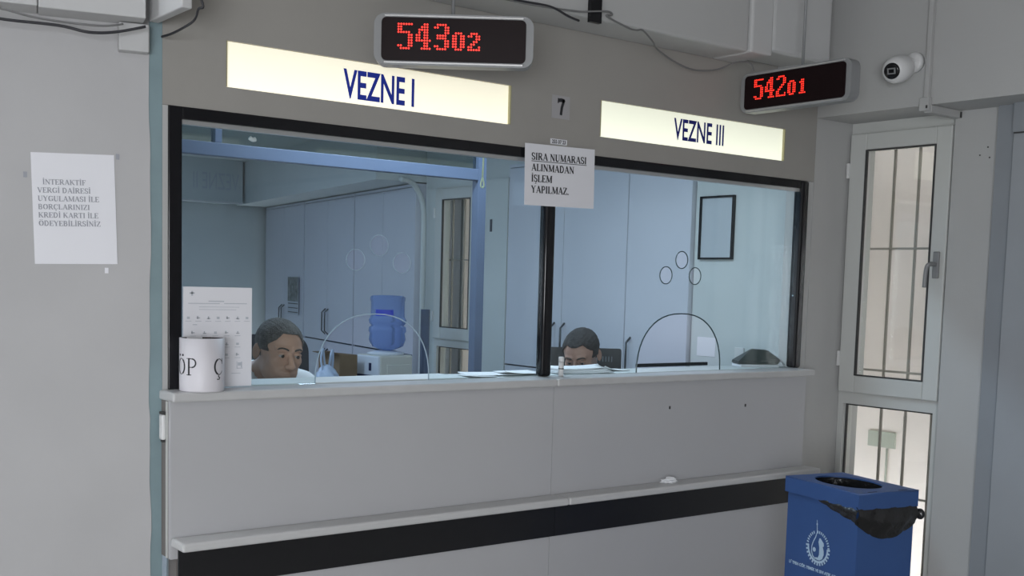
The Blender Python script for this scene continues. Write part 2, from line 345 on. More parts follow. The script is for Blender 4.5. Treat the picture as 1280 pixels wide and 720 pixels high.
# wavy edge where the white coat laps over the teal strip
bm = bmesh.new(); rows = []
N = 60
for i in range(N+1):
    z = HZ*i/N; e = 0.0022*math.sin(z*7)+0.0014*math.sin(z*23+1)+random.uniform(-.0012, .0012)
    rows.append([bm.verts.new(lw(4.7, 0.004, z)), bm.verts.new(lw(e, 0.004, z)), bm.verts.new(lw(e, -0.12, z)), bm.verts.new(lw(4.7, -0.12, z))])
for i in range(N):
    for k in range(4):
        bm.faces.new((rows[i][k], rows[i][(k+1) % 4], rows[i+1][(k+1) % 4], rows[i+1][k]))
bm.faces.new(rows[0]); bm.faces.new(rows[-1])
struct(link('wall_left', bm, M['wall_l']))
struct(box('trim_1', M['teal'], -0.064, -0.0175, 0.0, 0.10, 0, HZ), 'old teal painted strip at the inner corner')
# hall walls behind the camera (unseen, they close the room)
struct(box('wall_back', M['wall'], -4.7, 3.9, HY0-0.1, HY0, 0, HZ))
struct(box('wall_west', M['wall'], -4.7, -4.6, HY0, 1.2, 0, HZ)).name = 'wall_side'
# facade: fascia above the windows built around the two backlit openings
S1 = (0.180, 1.262); S2 = (1.691, 2.774); SZ = (2.013, 2.151)
bm = bmesh.new()
bx(bm, -0.017, 2.987, 0, 0.12, SZ[1], 2.9)
bx(bm, -0.017, 2.987, 0, 0.12, 1.939, SZ[0])
bx(bm, -0.017, S1[0], 0, 0.12, SZ[0], SZ[1]); bx(bm, S1[1], S2[0], 0, 0.12, SZ[0], SZ[1]); bx(bm, S2[1], 2.987, 0, 0.12, SZ[0], SZ[1])
struct(link('wall_front', bm, M['fascia']))
struct(box('trim_2', M['wall_r'], -0.017, -0.0005, 0.0, 0.08, 1.1, 1.938), 'pale jamb beside the black window frame')
struct(box('wall_front_return', M['wall_r'], 2.946, 2.987, 0.002, 0.12, 0, 1.938)).name = 'wall_front'
# right side: header over the niche, jamb, pier, second door
struct(box('wall_right_header', M['wall_r'], 2.988, 3.62, -6.2, 0.10, 2.222, HZ)).name = 'wall_right'
struct(box('wall_niche', M['wall_r'], 2.988, 3.40, 0.0, 0.12, 0, 2.2215)).name = 'wall_niche'
struct(box('wall_pier', M['wall_r'], 3.21, 3.62, -0.752, -0.545, 0, 2.2215)).name = 'wall_pier'
drt = bpy.data.objects.new('door_1', None); COL.objects.link(drt); struct(drt, 'blue grey door beyond the pier')
box('door_frame', M['doorframe'], 3.185, 3.62, -0.835, -0.7525, 0, 2.2215, drt)
box('door_leaf', M['door'], 3.165, 3.20, -1.75, -0.8355, 0, 2.10, drt, 0.002)
box('door_frame', M['doorframe'], 3.155, 3.62, -1.80, -0.8355, 2.105, 2.2215, drt)
box('door_stop', M['gasket'], 3.160, 3.164, -1.75, -0.838, 2.100, 2.108, drt)
box('door_frame', M['doorframe'], 3.165, 3.62, -1.86, -1.7505, 0, 2.10, drt)
struct(box('wall_right_far', M['wall_r'], 3.165, 3.62, -6.2, -1.861, 0, 2.2215)).name = 'wall_right'
for y, z in ((-0.668, 2.03), (-0.702, 2.061), (-0.712, 2.018)):
    struct(box('screw_hole', M['gasket'], 3.2085, 3.2098, y-0.003, y+0.003, z-0.003, z+0.003), 'small screw hole in the pier')
# plaster stains high on the header
# ------------------------------------------------------------------ windows of the outer wall
def window(name, X, y0, y1, z0, zs, z1, side=1, bars=True, handle=True, fr=0.03, st=0.075, label=None, closeY=None):
    """casement: y0 = end nearer the hall, y1 = far end. fixed light below zs, opening sash above"""
    root = bpy.data.objects.new(name, None); COL.objects.link(root); struct(root, label)
    b1 = min(z1-.012, 2.170)
    bm = bmesh.new()
    bx(bm, X, X+0.07, y0, y0+fr+.01, z0, z1); bx(bm, X, X+0.07, y1-fr, y1, z0, z1)
    bx(bm, X, X+0.07, y0+fr+.01, y1-fr, b1-.018, z1); bx(bm, X, X+0.07, y0+fr+.01, y1-fr, z0, z0+.05)
    bx(bm, X, X+0.07, y0+fr+.01, y1-fr, zs-0.055, zs+0.01)
    link('window_frame', bm, M['pvc'], root)
    a0, a1, b0, b1 = y0+.012, y1-.010, zs-0.0, min(z1-.012, 2.170)
    bm = bmesh.new(); xs = X-0.022
    bx(bm, xs, X+.05, a0, a0+st, b0, b1, .005); bx(bm, xs, X+.05, a1-st-.012, a1, b0, b1, .005)
    bx(bm, xs, X+.05, a0+st, a1-st-.012, b1-st, b1, .005); bx(bm, xs, X+.05, a0+st, a1-st-.012, b0, b0+st+.005, .005)
    sash = link('sash', bm, M['pvc'], root)
    g0, g1, h0, h1 = a0+st, a1-st-.012, b0+st+.005, b1-st
    bm = bmesh.new(); t = .006
    bx(bm, xs-.002, xs+.012, g0-.002, g0+t, h0, h1); bx(bm, xs-.002, xs+.012, g1-t, g1+.002, h0, h1)
    bx(bm, xs-.002, xs+.012, g0+t, g1-t, h1-t, h1); bx(bm, xs-.002, xs+.012, g0+t, g1-t, h0, h0+t)
    link('gasket', bm, M['gasket'], sash)
    box('pane', M['wglass'], X+.012, X+.018, g0+.001, g1-.001, h0+.001, h1-.001, sash)
    k0, k1, l0, l1 = y0+fr+.012, y1-fr-.002, z0+.052, zs-.057
    bm = bmesh.new()
    bx(bm, X+.018, X+.03, k0, k0+t, l0, l1); bx(bm, X+.018, X+.03, k1-t, k1, l0, l1); bx(bm, X+.018, X+.03, k0+t, k1-t, l1-t, l1)
    link('gasket', bm, M['gasket'], root)
    box('pane', M['wglass'], X+.032, X+.038, k0, k1, l0, l1, root)
    bm = bmesh.new()
    for zz in (b0+.12, b1-.20): bx(bm, xs-.012, xs+.004, a1-.004, a1+.008, zz, zz+.07, .003)
    link('hinge', bm, M['white'], root)
    if handle:
        zc = (b0+b1)/2
        h = box('window_handle', M['greyplastic'], xs-.012, xs-.001, a0+.022, a0+.052, zc-.06, zc+.055, sash, .004)
        tube('lever', [(xs-.008, a0+.037, zc+.0), (xs-.05, a0+.040, zc+.0), (xs-.058, a0+.05, zc-.02), (xs-.058, a0+.055, zc-.10)], .0095, M['greyplastic'], h)
    return root
window('window_1', 3.245, -0.540, -0.002, 0.0, 0.985, 2.221, label='white casement window in the niche at the right')
window('window_2', 3.262, 2.94, 3.46, 0.0, 1.048, 2.10, handle=False, st=.075, label='casement window in the back of the office')
# iron grilles outside, a top-level thing each
def grille(name, X, ys, zs, ylim, zlim, label, lo):
    root = thing(name, label, 'grille', (0, 0, 0))
    for y in ys: box('bar', M['iron'], X-.005, X+.005, y-.005, y+.005, zlim[0], zlim[1], root)
    for z in zs: box('crossbar', M['iron'], X-.012, X-.005, ylim[0], ylim[1], z-.005, z+.005, root)
grille('window_grille', 3.34, (-.437, -.303, -.175), (1.652, 1.090, .522), (-.54, 0.0), (0.02, 2.18), 'iron bars of grille outside the niche window at right', 0)
grille('window_grille', 3.37, (3.02, 3.15, 3.28, 3.41), (1.60, 1.12), (2.95, 3.46), (0.02, 2.1), 'iron bars of grille outside the rear office window', 0)
struct(box('wall_outside', M['cream'], 4.45, 4.6, -8.0, 5.6, -0.5, 3.3)).name = 'wall_outside'
struct(box('ground_outside', M['iron'], 3.621, 4.449, -8.0, 5.6, -0.5, -0.44)).name = 'ground_outside'
bm = bmesh.new()
bx(bm, 4.438, 4.4495, .48, .66, .565, .655); o = link('cover_plate', bm, M['patch']); tag(o, 'small grey green plate on cream wall outside niche window', 'plate')
o = struct(tube('trim_3', [(4.44, .53, .562), (4.44, .53, 0.0)], .006, M['patch'], path=False), 'thin cable below the plate outside')
# ------------------------------------------------------------------ office shell
X = 3.262
for b_ in ((X, X+.1, 0.12, .93, 0, 2.55), (X, X+.25, .93, .978, 0, 2.55), (X, X+.25, .9785, 2.6045, 2.20, 2.55), (X+.205, X+.25, .9785, 2.6045, 0, 2.1995),
           (X, X+.25, 2.605, 2.65, 0, 2.55), (X, X+.1, 2.65, 2.94, 0, 2.55), (X, X+.1, 2.94, 3.46, 2.10, 2.55), (X, X+.1, 3.46, 3.60, 0, 2.55)):
    struct(box('wall_exterior', M['inwall'], *b_))
bm = bmesh.new(); bx(bm, .40, .5, -.12, 4.3, 0, 2.55)
o = struct(link('wall_exterior', bm, M['inwall'])); o.location = (3.204, 3.648, 0); o.rotation_euler = (0, 0, -math.radians(10))
struct(box('wall_rear', M['inwall'], -0.6, 4.4, 7.56, 7.66, 0, 2.55))
struct(box('wall_party', M['inwall'], -0.6, -0.5, 0.29, 7.56, 0, 2.55))
struct(box('wall_front_inner', M['inwall'], -0.6, -0.066, 0.28, 0.289, 0, 2.55)).name = 'wall_front'
struct(box('pilaster', M['inwall'], 3.235, 3.2615, 0.125, 0.545, 0, 2.549)).name = 'trim_4'
struct(box('wall_strip', M['inwall'], 3.232, 3.2615, 2.60, 2.935, 0, 2.12)).name = 'trim_5'
struct(box('trim_6', M['gap'], 3.229, 3.2315, 2.762, 2.785, 1.78, 1.86), 'dark lock hole in the pale frame')
bm = bmesh.new(); bx(bm, .32, .54, -.16, -.125, -.4, 2.9)
o = struct(link('wall_outside', bm, M['cream'])); o.location = (3.204, 3.648, 0); o.rotation_euler = (0, 0, -math.radians(10))
# bulkhead over the rear cabinets, lighter front, dark underside
def skew(name, m, a0, a1, b0, b1, z0, z1, parent=None, bev=0.0):
    """box in the skewed cabinet frame: a = metres into the wall, b = metres along it from the front end"""
    bm = bmesh.new(); bx(bm, a0, a1, b0, b1, z0, z1, bev)
    o = link(name, bm, m, parent); return o
SK = (3.204, 3.648, 0.0); SKR = -math.radians(10)
o = skew('trim_7', M['inwall'], -0.30, 0.40, 0.0, 3.88, 2.145, 2.549); o.location = SK; o.rotation_euler = (0, 0, SKR); struct(o, 'bulkhead above the rear cabinets')
struct(box('trim_8', M['inwall'], -0.5, 3.50, 7.20, 7.555, 2.15, 2.549), 'bulkhead along the rear wall')
struct(box('trim_9', M['white'], -0.5, 3.50, 7.18, 7.199, 2.135, 2.150), 'thin white strip below the rear bulkhead')  # plain white strip along the lower edge of the bulkhead
o = tube('wall_pipe', [(2.96, 3.46, 2.14), (3.08, 3.50, 2.12), (3.16, 3.53, 2.05), (3.20, 3.54, 1.95), (3.21, 3.545, 1.70), (3.21, 3.545, 0.02)], .020, M['inwall'])
tag(o, 'bent grey pipe running down beside the rear office window', 'pipe')
# mirrored lettering on the rear bulkhead
me = sans('VEZNE II', .155, .46); me.transform(Matrix.Diagonal((-1, 1, 1, 1))); to_upright(me, 3.46, 7.196, 2.262)
o = link('sign_lettering', me, M['paleink']); tag(o, 'mirrored VEZNE II lettering high on the rear office bulkhead', 'lettering')

# ------------------------------------------------------------------ service counter
ctr = thing('service_counter', 'grey laminate service counter with sill, shelf and black band', 'counter')
JX = 1.436
for a, b in ((-0.022, JX-.001), (JX+.001, 2.90)):
    box('apron_panel', M['apron'], a, b, -0.08, -0.062, 0.60, 1.071, ctr)
    box('lower_panel', M['apron'], a if a > 0 else 0.0, b, -0.08, -0.062, 0.0, 0.506, ctr)
box('carcass', M['endcap'], -0.020, 2.895, -0.0615, -0.001, 0.60, 1.071, ctr)
box('carcass', M['endcap'], 0.002, 2.895, -0.0615, -0.001, 0.0, 0.60, ctr)
box('end_strip', M['pvc'], -0.024, -0.0205, -0.055, -0.045, 0.60, 1.07, ctr)
for a, b in ((0.0, 1.452), (1.454, 2.90)):
    box('black_band', M['blackband'], a, b, -0.088, -0.0805, 0.507, 0.638, ctr)
for a, b in ((-0.026, 1.4295), (1.4315, 2.925)):
    box('sill', M['stone'], a, b, -0.110, 0.015, 1.071, 1.100, ctr, .007, 3)
for a, b in ((-0.022, 1.4495), (1.4515, 2.915)):
    bm = bmesh.new(); bx(bm, a, b, -0.175, -0.0805, 0.638, 0.666, .008, 3)
    link('shelf', bm, M['shelf'], ctr)
for x, z in ((2.045, 0.965), (2.50, 0.955)): box('screw_hole', M['gasket'], x-.004, x+.004, -0.082, -0.0795, z-.006, z+.006, ctr)
# inner worktop
wt = thing('office_worktop', 'pale worktop inside the glass behind the counter sill', 'worktop')
box('worktop_slab', M['inwall'], 0.0, 1.128, 0.035, 0.225, 1.070, 1.103, wt, .004)
box('worktop_slab', M['inwall'], 1.130, 2.94, 0.035, 0.215, 1.070, 1.100, wt, .004)
box('worktop_bracket', M['inwall'], 0.02, 2.93, 0.035, 0.060, 0.0, 1.0695, wt)

# ------------------------------------------------------------------ black glazing frame and panes
fr = thing('glazing_frame', 'black metal frame of the counter glazing with centre mullion', 'frame')
box('frame_post', M['black'], 0.0, 0.042, -0.004, 0.040, 1.1005, 1.9385, fr, .003)
box('frame_post', M['black'], 2.897, 2.9455, -0.012, 0.040, 1.1005, 1.9385, fr, .012, 4)
box('mullion', M['black'], 1.430, 1.478, -0.014, 0.030, 1.1005, 1.905, fr, .012, 4)
bpy.data.objects['mullion'].data.shade_smooth()
box('frame_head', M['black'], 0.042, 2.897, -0.004, 0.040, 1.903, 1.9385, fr, .003)
box('glass_channel', M['alu'], 0.042, 1.4295, 0.006, 0.028, 1.889, 1.9025, fr)
box('glass_channel', M['alu'], 1.4785, 2.8965, 0.006, 0.028, 1.889, 1.9025, fr)
def archpts(x0, x1, zt, zb, n=24, pw=2.3):
    c = (x0+x1)/2; a = (x1-x0)/2
    out = []
    for k in range(n+1):
        th = PI*k/n
        cx = math.copysign(abs(math.cos(th))**(2/pw), math.cos(th)); sz = abs(math.sin(th))**(2/pw)
        out.append((c-a*cx, zb+(zt-zb)*sz))
    return out
def glass(name, x0, x1, arch, holes, label, em):
    root = thing(name, label, 'glass pane')
    z0, z1 = 1.1015, 1.888
    A = archpts(*arch)
    outline = [(x0, z0), (arch[0], z0)] + A + [(arch[1], z0), (x1, z0), (x1, z1), (x0, z1)]
    me = plate(outline, [circ(*h) for h in holes], 0.008)
    me.transform(Matrix.Translation((0, 0.017, 0)) @ UPRIGHT); link('pane', me, M['glass'], root)
    bm = bmesh.new(); tube_bm(bm, [(p[0], 0.017, p[1]) for p in [(arch[0], z0)]+A+[(arch[1], z0)]], 0.0028 if em is M['gedge'] else .0022, 6, True)
    link('cutout_edge', bm, em, root, True)
    for h in holes:
        bm = bmesh.new(); pts = [(p[0], 0.017, p[1]) for p in circ(*h)]; pts.append(pts[0])
        tube_bm(bm, pts, 0.0021 if em is M['gedge'] else .0012, 6, False); link('hole_edge', bm, em, root, True)
    return root
glass('counter_glass', 0.0425, 1.4295, (0.50, 0.945, 1.330, 1.102), [(.645, 1.509, .035), (.825, 1.504, .035), (.735, 1.560, .035)], 'left counter glass with arched opening and three speech holes', M['gedge_light'])
glass('counter_glass', 1.4785, 2.8965, (1.945, 2.437, 1.340, 1.102), [(2.092, 1.496, .035), (2.180, 1.561, .035), (2.262, 1.497, .035)], 'right counter glass with dark edged arch and three speech holes', M['gedge'])

# ------------------------------------------------------------------ backlit signs
def sign(x0, x1, txt, tx, tw, th, tz, sm, im, label, bold):
    root = thing('lit_sign', label, 'sign')
    bm = bmesh.new(); bx(bm, x0+.001, x1-.001, 0.010, 0.10, SZ[0]+.001, SZ[1]-.001); link('light_box', bm, sm, root)
    box('reveal', M['signedge'], x1-.006, x1-.0005, -.0015, 0.0095, SZ[0]+.001, SZ[1]-.001, root); box('reveal', M['signedge'], x0+.0005, x0+.003, -.0015, .0095, SZ[0]+.001, SZ[1]-.001, root)
    me = sans(txt, th, tw, bold); to_upright(me, tx, 0.0085, tz); link('lettering', me, im, root)
sign(S1[0], S1[1], 'VEZNE I', 0.585, 0.272, 0.094, 2.029, M['sign1'], M['blueink'], 'left backlit sign reading VEZNE I in blue letters', 0.022)
sign(S2[0], S2[1], 'VEZNE III', 2.095, 0.296, 0.086, 2.042, M['sign2'], M['navyink'], 'right backlit sign reading VEZNE III in navy letters', 0.018)

# ------------------------------------------------------------------ LED queue displays
BIG = {'5': ["111111", "110000", "110000", "111110", "000011", "000011", "000011", "000011", "110011", "011110"],
       '4': ["000110", "001110", "011110", "010110", "110110", "110110", "111111", "000110", "000110", "001111"],
       '3': ["011110", "110011", "000011", "000011", "011110", "011110", "000011", "000011", "110011", "011110"],
       '2': ["011110", "110011", "000011", "000011", "000110", "001100", "011000", "110000", "110001", "111111"]}
SM = {'0': ["01110", "11011", "11011", "11011", "11011", "11011", "01110"],
      '1': ["00110", "01110", "00110", "00110", "00110", "00110", "01111"],
      '2': ["01110", "11011", "00011", "00110", "01100", "11001", "11111"]}
def display(loc, rz, W, H, D, txt, label, rods, tilt=0.0):
    root = thing('queue_display', label, 'display', loc, rz)
    root.rotation_euler = (tilt, 0, rz)
    me = plate(rrect(W, H, .035, 8), [], D); me.transform(Matrix.Translation((0, D/2, 0)) @ UPRIGHT); link('housing', me, M['greyplastic'], root)
    w2, h2 = W-.048, H-.026
    me = plate(rrect(w2, h2, .016, 6), [], .004); me.transform(Matrix.Translation((0, -.002, 0)) @ UPRIGHT); link('led_window', me, M['ledface'], root)
    for z in (H/2-.0105, -H/2+.0045):
        box('rail', M['silver'], -W/2+.032, W/2-.032, -.004, .003, z, z+.006, root, .001)
    p = .0083; x = -w2/2 + .054; ztop = H/2-.034
    for i, ch in enumerate(txt):
        big = i < 3; rows = BIG[ch] if big else SM[ch]
        bm = bmesh.new(); off = 0 if big else 3*p
        for r, row in enumerate(rows):
            for c, b in enumerate(row):
                if b == '1':
                    cx, cz = x+c*p, ztop-r*p-off
                    vs = [bm.verts.new((cx+.0034*math.cos(a*PI/3), -.0048, cz+.0034*math.sin(a*PI/3))) for a in range(6)]; bm.faces.new(vs)
        link('digit', bm, M['led'], root)
        x += p*((len(rows[0]))+ (0.95 if big else 0.9))
    for rx, rl in rods:
        bm = bmesh.new(); tube_bm(bm, [(rx, D/2, H/2-.002), (rx, D/2, H/2+rl)], .006, 10); link('hanging_rod', bm, M['greyplastic'], root, True)
    return root
R37 = -math.radians(37.6)
display((0.824, -0.268, 2.205), R37, 0.505, 0.160, 0.055, '54302', 'left hanging LED display showing red number 54302', [(-.005, .62)])
display((2.415, -0.325, 2.252), -PI/2, 0.545, 0.160, 0.055, '54201', 'right hanging LED display showing red number 54201', [(0.02, .56)])

M['trunk2'] = mat('casing_plastic', (0.56, 0.56, 0.56), 0.5)
# ------------------------------------------------------------------ ducts, boxes and beam above the facade
struct(box('trim_10', M['wall_r'], 0.05, 2.285, -0.20, -0.0005, 2.385, 2.899, None, .012, 2), 'boxed duct running above the fascia')
o = box('junction_box', M['trunk2'], 2.287, 2.415, -0.212, -0.001, 2.384, 2.899, None, .01); struct(o, 'white vertical casing beside the duct'); o.name = 'trim_11'
o = box('trim_12', M['trunk2'], 2.417, 2.80, -0.205, -0.001, 2.405, 2.80, None, .02, 3); struct(o, 'white equipment casing in the corner above the right sign')
o = struct(box('trim_13', M['wall_r'], 2.70, 2.86, -0.10, -0.001, 2.395, 2.899, None, .004), 'grey riser behind the corner casing')
o = box('wall_bracket', M['black'], 1.437, 1.488, -0.218, -0.201, 2.368, 2.899); tag(o, 'black metal bracket strip hanging on duct above number seven', 'bracket')
def cable(name, pts, r, m, label): return tag(tube(name, pts, r, m, n=6), label, 'cable')
cable('signal_cable', [(1.00, -.212, 2.383), (1.18, -.216, 2.382), (1.375, -.218, 2.392), (1.43, -.224, 2.400), (1.51, -.226, 2.412), (1.53, -.226, 2.404), (1.50, -.23, 2.394), (1.611, -.222, 2.372), (1.66, -.214, 2.372),
      (1.703, -.206, 2.378), (1.78, -.18, 2.352), (1.88, -.10, 2.352), (2.00, -.07, 2.328), (2.12, -.06, 2.312), (2.24, -.07, 2.326), (2.33, -.10, 2.364), (2.385, -.12, 2.366), (2.40, -.13, 2.335)], .0035, M['cablegrey'], 'thin grey cable looping along fascia to the right LED display')
cable('signal_cable', [(0.98, -.214, 2.395), (1.10, -.217, 2.386), (1.25, -.219, 2.388), (1.33, -.222, 2.368), (1.38, -.222, 2.360)], .004, M['cable'], 'black cable along duct left of the black bracket')
# trunking that runs along the left wall, then turns towards the hall
M['trunk'] = mat('trunking_plastic', (0.52, 0.52, 0.52), 0.5)
dd = thing('cable_trunking', 'white cable trunking high on the left wall, turning at corner', 'trunking')
lwbox('trunk_section', M['trunk'], 0.30, 2.4, 0.005, 0.115, 2.155, 2.50, dd, .003)
lwbox('trunk_section', M['trunk'], 0.02, 0.298, 0.005, 0.115, 2.152, 2.50, dd, .003)
box('trunk_section', M['trunk'], -0.070, -0.040, -0.28, -0.034, 2.16, 2.50, dd, .004)
o = lwbox('outlet_box', M['trunk'], 0.005, 0.088, 0.005, 0.05, 2.072, 2.15, None, .004); tag(o, 'small white box below the left trunking beside teal strip', 'box')
cable('power_cable', [lw(1.0, .13, 2.135), lw(.55, .135, 2.125), lw(.40, .13, 2.108), lw(.25, .12, 2.108), lw(.17, .12, 2.098), lw(.10, .11, 2.108), lw(.02, .105, 2.132)], .0042, M['cable'], 'sagging black cable under the trunking on the left wall')
cable('power_cable', [lw(.9, .13, 2.152), lw(.45, .125, 2.14), lw(.30, .12, 2.122), lw(.15, .12, 2.118), lw(.08, .11, 2.132)], .0032, M['cablegrey'], 'thin grey cable just under the left wall trunking')
cable('power_cable', [(-0.03, -.03, 2.125), (-0.02, -.10, 2.128), (-.025, -.25, 2.135), (-.027, -.29, 2.16), (-.02, -.305, 2.165), (-.03, -.305, 2.20), (-.035, -.305, 2.27)], .0035, M['cable'], 'black cable hooking around end of the left trunking')
# conduit on the right header and its boxed turn above the window
cd = thing('cable_conduit', 'white conduit down the header, turning above niche window', 'conduit')
box('conduit_section', M['wall_r'], 2.966, 2.987, -0.568, -0.548, 2.25, 2.899, cd, .002)
box('conduit_section', M['wall_r'], 2.962, 2.987, -0.574, -0.530, 2.196, 2.25, cd, .003)
box('conduit_section', M['wall_r'], 2.987, 3.215, -0.574, -0.540, 2.190, 2.2215, cd, .003)
box('open_end', M['gasket'], 2.960, 2.9625, -.571, -.563, 2.205, 2.217, cd); box('open_end', M['gasket'], 3.196, 3.209, -.5755, -.5735, 2.192, 2.216, cd)
# security camera
cc = thing('security_camera', 'white dome security camera on the header above the window', 'camera', (2.987, -.488, 2.40))
bm = bmesh.new(); lathe_bm(bm, [(.042, 0), (.042, .018), (.034, .026)], n=28)
me_o = link('wall_mount', bm, M['white'], cc, True); me_o.rotation_euler = (0, -PI/2, 0)
tube('arm', [(-.02, 0, 0), (-.05, -.0, -.005), (-.075, .005, -.02)], .016, M['white'], cc)
hd = bpy.data.objects.new('camera_head', None)
bm = bmesh.new(); lathe_bm(bm, [(.012, -.060), (.034, -.052), (.044, -.030), (.046, 0.0), (.044, .030), (.036, .047), (.026, .052)], n=28)
hd = link('camera_head', bm, M['white'], cc, True)
dirv = (Vector((-1.286, -3.356, 1.444)) - Vector((2.87, -.47, 2.35))).normalized() + Vector((-.25, .35, -.12))
hd.rotation_euler = dirv.to_track_quat('Z', 'Y').to_euler(); hd.location = (-.100, .012, -.037); hd.scale = (1.22,)*3
lathe('lens_ring', [(.0265, .050), (.0265, .056), (.018, .057)], M['black'], hd, n=24)
box('lens_window', M['greyplastic'], -.014, .014, -.010, .010, .0572, .0585, hd); box('lens', M['black'], -.009, .009, -.006, .006, .0586, .0592, hd)

# ------------------------------------------------------------------ papers and notices
def paperobj(name, w, h, label, cat, x, y, z, rz, roll, th=.0008, m=None):
    root = thing(name, label, cat, (x, y, z), 0); root.rotation_euler = (0, 0, rz)
    me = plate([(0, 0), (w, 0), (w, h), (0, h)], [], th); to_upright(me, 0, 0, 0, 0, roll); link('sheet', me, m or M['paper'], root)
    return root
def lines(root, txts, h, pitch, x0, ztop, m, roll, name='lettering', sx=.95, T=1.0, yy=-.0012, underline=None):
    for i, t in enumerate(txts):
        bm = bmesh.new(); wd = serif_mesh(bm, t[1] if isinstance(t, tuple) else t, h, x0+(t[0] if isinstance(t, tuple) else 0), ztop-h-i*pitch, sx, T=T)
        if underline == i: quad_bm(bm, [(x0, ztop-h*1.22-i*pitch, 0), (x0+wd, ztop-h*1.22-i*pitch, 0), (x0+wd, ztop-h*1.13-i*pitch, 0), (x0, ztop-h*1.13-i*pitch, 0)])
        me = bpy.data.meshes.new(name); bm.to_mesh(me); bm.free(); to_upright(me, 0, yy, 0, 0, roll); link(name, me, m, root)
rp = paperobj('notice_sheet', .336, .222, 'landscape white notice SIRA NUMARASI ALINMADAN taped over the mullion', 'notice', 1.322, -.016, 1.731, 0, math.radians(1.0))
lines(rp, ['SIRA NUMARASI', 'ALINMADAN', 'İŞLEM', 'YAPILMAZ.'], .0255, .0395, .030, .190, M['ink'], math.radians(1.0), sx=1.20, T=1.35, underline=0)
pos = lw(0.312, .0055, 1.463)
rw = paperobj('notice_sheet', .222, .312, 'portrait white notice on tax payment taped to the left wall', 'notice', pos.x, pos.y, pos.z, -math.radians(15), math.radians(1.6))
lines(rw, [(.014, 'İNTERAKTİF'), 'VERGİ DAİRESİ', 'UYGULAMASI İLE', 'BORÇLARINIZI', 'KREDİ KARTI İLE', 'ÖDEYEBİLİRSİNİZ'], .0145, .0232, .014, .238, M['greyink'], math.radians(1.6), sx=1.22, T=1.2)
for s, z in ((0.089, 1.777), (0.335, 1.712), (.12, 1.45)): tag(lwbox('tape_scrap', M['greyink'] if s != .12 else M['paper'], s-.005, s+.005, .0042, .006, z-.008, z+.008), {0.089: 'small grey tape scrap at upper right of wall notice', .335: 'small grey tape scrap at left edge of wall notice', .12: 'pale tape piece at foot of wall notice'}[s], 'tape')
o = paperobj('number_card', .086, .084, 'small grey card with black numeral 7 on the fascia', 'card', 1.450, -.001, 2.058, 0, 0, m=M['greyplastic'])
M['card_grey'] = mat('grey_card', (0.40, 0.39, 0.40), 0.6); o.children[0].data.materials[0] = M['card_grey']
bm = bmesh.new(); serif_mesh(bm, '7', .066, .026, .009, .95, T=.95); me = bpy.data.meshes.new('numeral'); bm.to_mesh(me); bm.free(); to_upright(me, 0, -.0012, 0); link('numeral', me, M['ink'], o)
o = paperobj('number_label', .080, .020, 'tiny white label with numbers above the mullion notice', 'label', 1.448, -.001, 1.963, 0, 0)
me = sans('255 07 23', .014, .066, .03); to_upright(me, .007, -.0012, .003); link('numeral', me, M['ink'], o)
# icon poster standing in the glazing behind the cup
po = paperobj('icon_poster', .222, .305, 'white poster with rows of small grey icons behind the cup', 'poster', 0.0435, -.007, 1.104, 0, 0)
bm = bmesh.new()
def q(x, z, w_, h_): quad_bm(bm, [(x, z, 0), (x+w_, z, 0), (x+w_, z+h_, 0), (x, z+h_, 0)])
q(.020, .284, .016, .004); q(.025, .278, .006, .014)
q(.080, .2605, .05, .003); q(.016, .254, .10, .0022); q(.13, .2545, .075, .0022); q(.05, .244, .13, .0014); q(.05, .236, .12, .0014)
for r, (z, n, x0, dx) in enumerate(((.208, 7, .012, .0315), (.163, 5, .026, .036), (.128, 5, .026, .036), (.095, 5, .026, .036))):
    for c in range(n):
        x = x0+c*dx; k = (r*7+c) % 3
        if k == 0: q(x, z, .009, .007)
        elif k == 1: q(x, z, .004, .009); q(x, z+.002, .010, .003)
        else: q(x, z, .011, .003); q(x+.003, z, .004, .008)
        q(x-.005, z-.007, .019, .0015)
q(.172, .055, .020, .002); q(.172, .055, .002, .022); q(.186, .058, .004, .018); q(.176, .064, .010, .010); q(.155, .040, .03, .0016)
q(.030, .190, .014, .002)
me = bpy.data.meshes.new('icons'); bm.to_mesh(me); bm.free(); to_upright(me, 0, -.0012, 0); link('icons', me, M['paleink'], po)

# ------------------------------------------------------------------ cup with lettering, on the sill
cx, cy, cr, ch_ = 0.080, -0.064, 0.0655, 0.158
cup = thing('waste_cup', 'white cylindrical cup lettered with ÇÖP on sill, left end', 'cup', (cx, cy, 1.1004))
lathe('cup_body', [(.055, 0), (cr-.001, .0), (cr, .004), (cr, ch_), (cr-.003, ch_), (cr-.0035, .01)], M['cup'], cup, n=48, cap=(True, True))
lathe('cup_lining', [(cr-.0038, ch_-.001), (cr-.0038, .012)], M['cupin'], cup, n=48, cap=(False, True))
bm = bmesh.new(); bx(bm, -.02, .045, -.03, .03, ch_-.03, ch_-.004, .004); link('waste_bag', bm, M['cupin'], cup)
def cuptext(txt, h, ang0, z0, sxx=1.12):
    bm = bmesh.new(); serif_mesh(bm, txt, h, 0, 0, sxx, T=.72)
    bmesh.ops.subdivide_edges(bm, edges=bm.edges[:], cuts=1)
    for v in bm.verts:
        a = ang0 + v.co.x/cr; v.co = Vector((math.cos(a)*(cr+.0006), math.sin(a)*(cr+.0006), z0+v.co.y))
    link('lettering', bm, M['ink'], cup)
to_cam = math.atan2(-3.356-cy, -1.286-cx)
cuptext('ÖP', .050, to_cam-1.42, .050); cuptext('Ç', .050, to_cam+.50, .050); cuptext('Ç', .050, to_cam-2.25, .050)

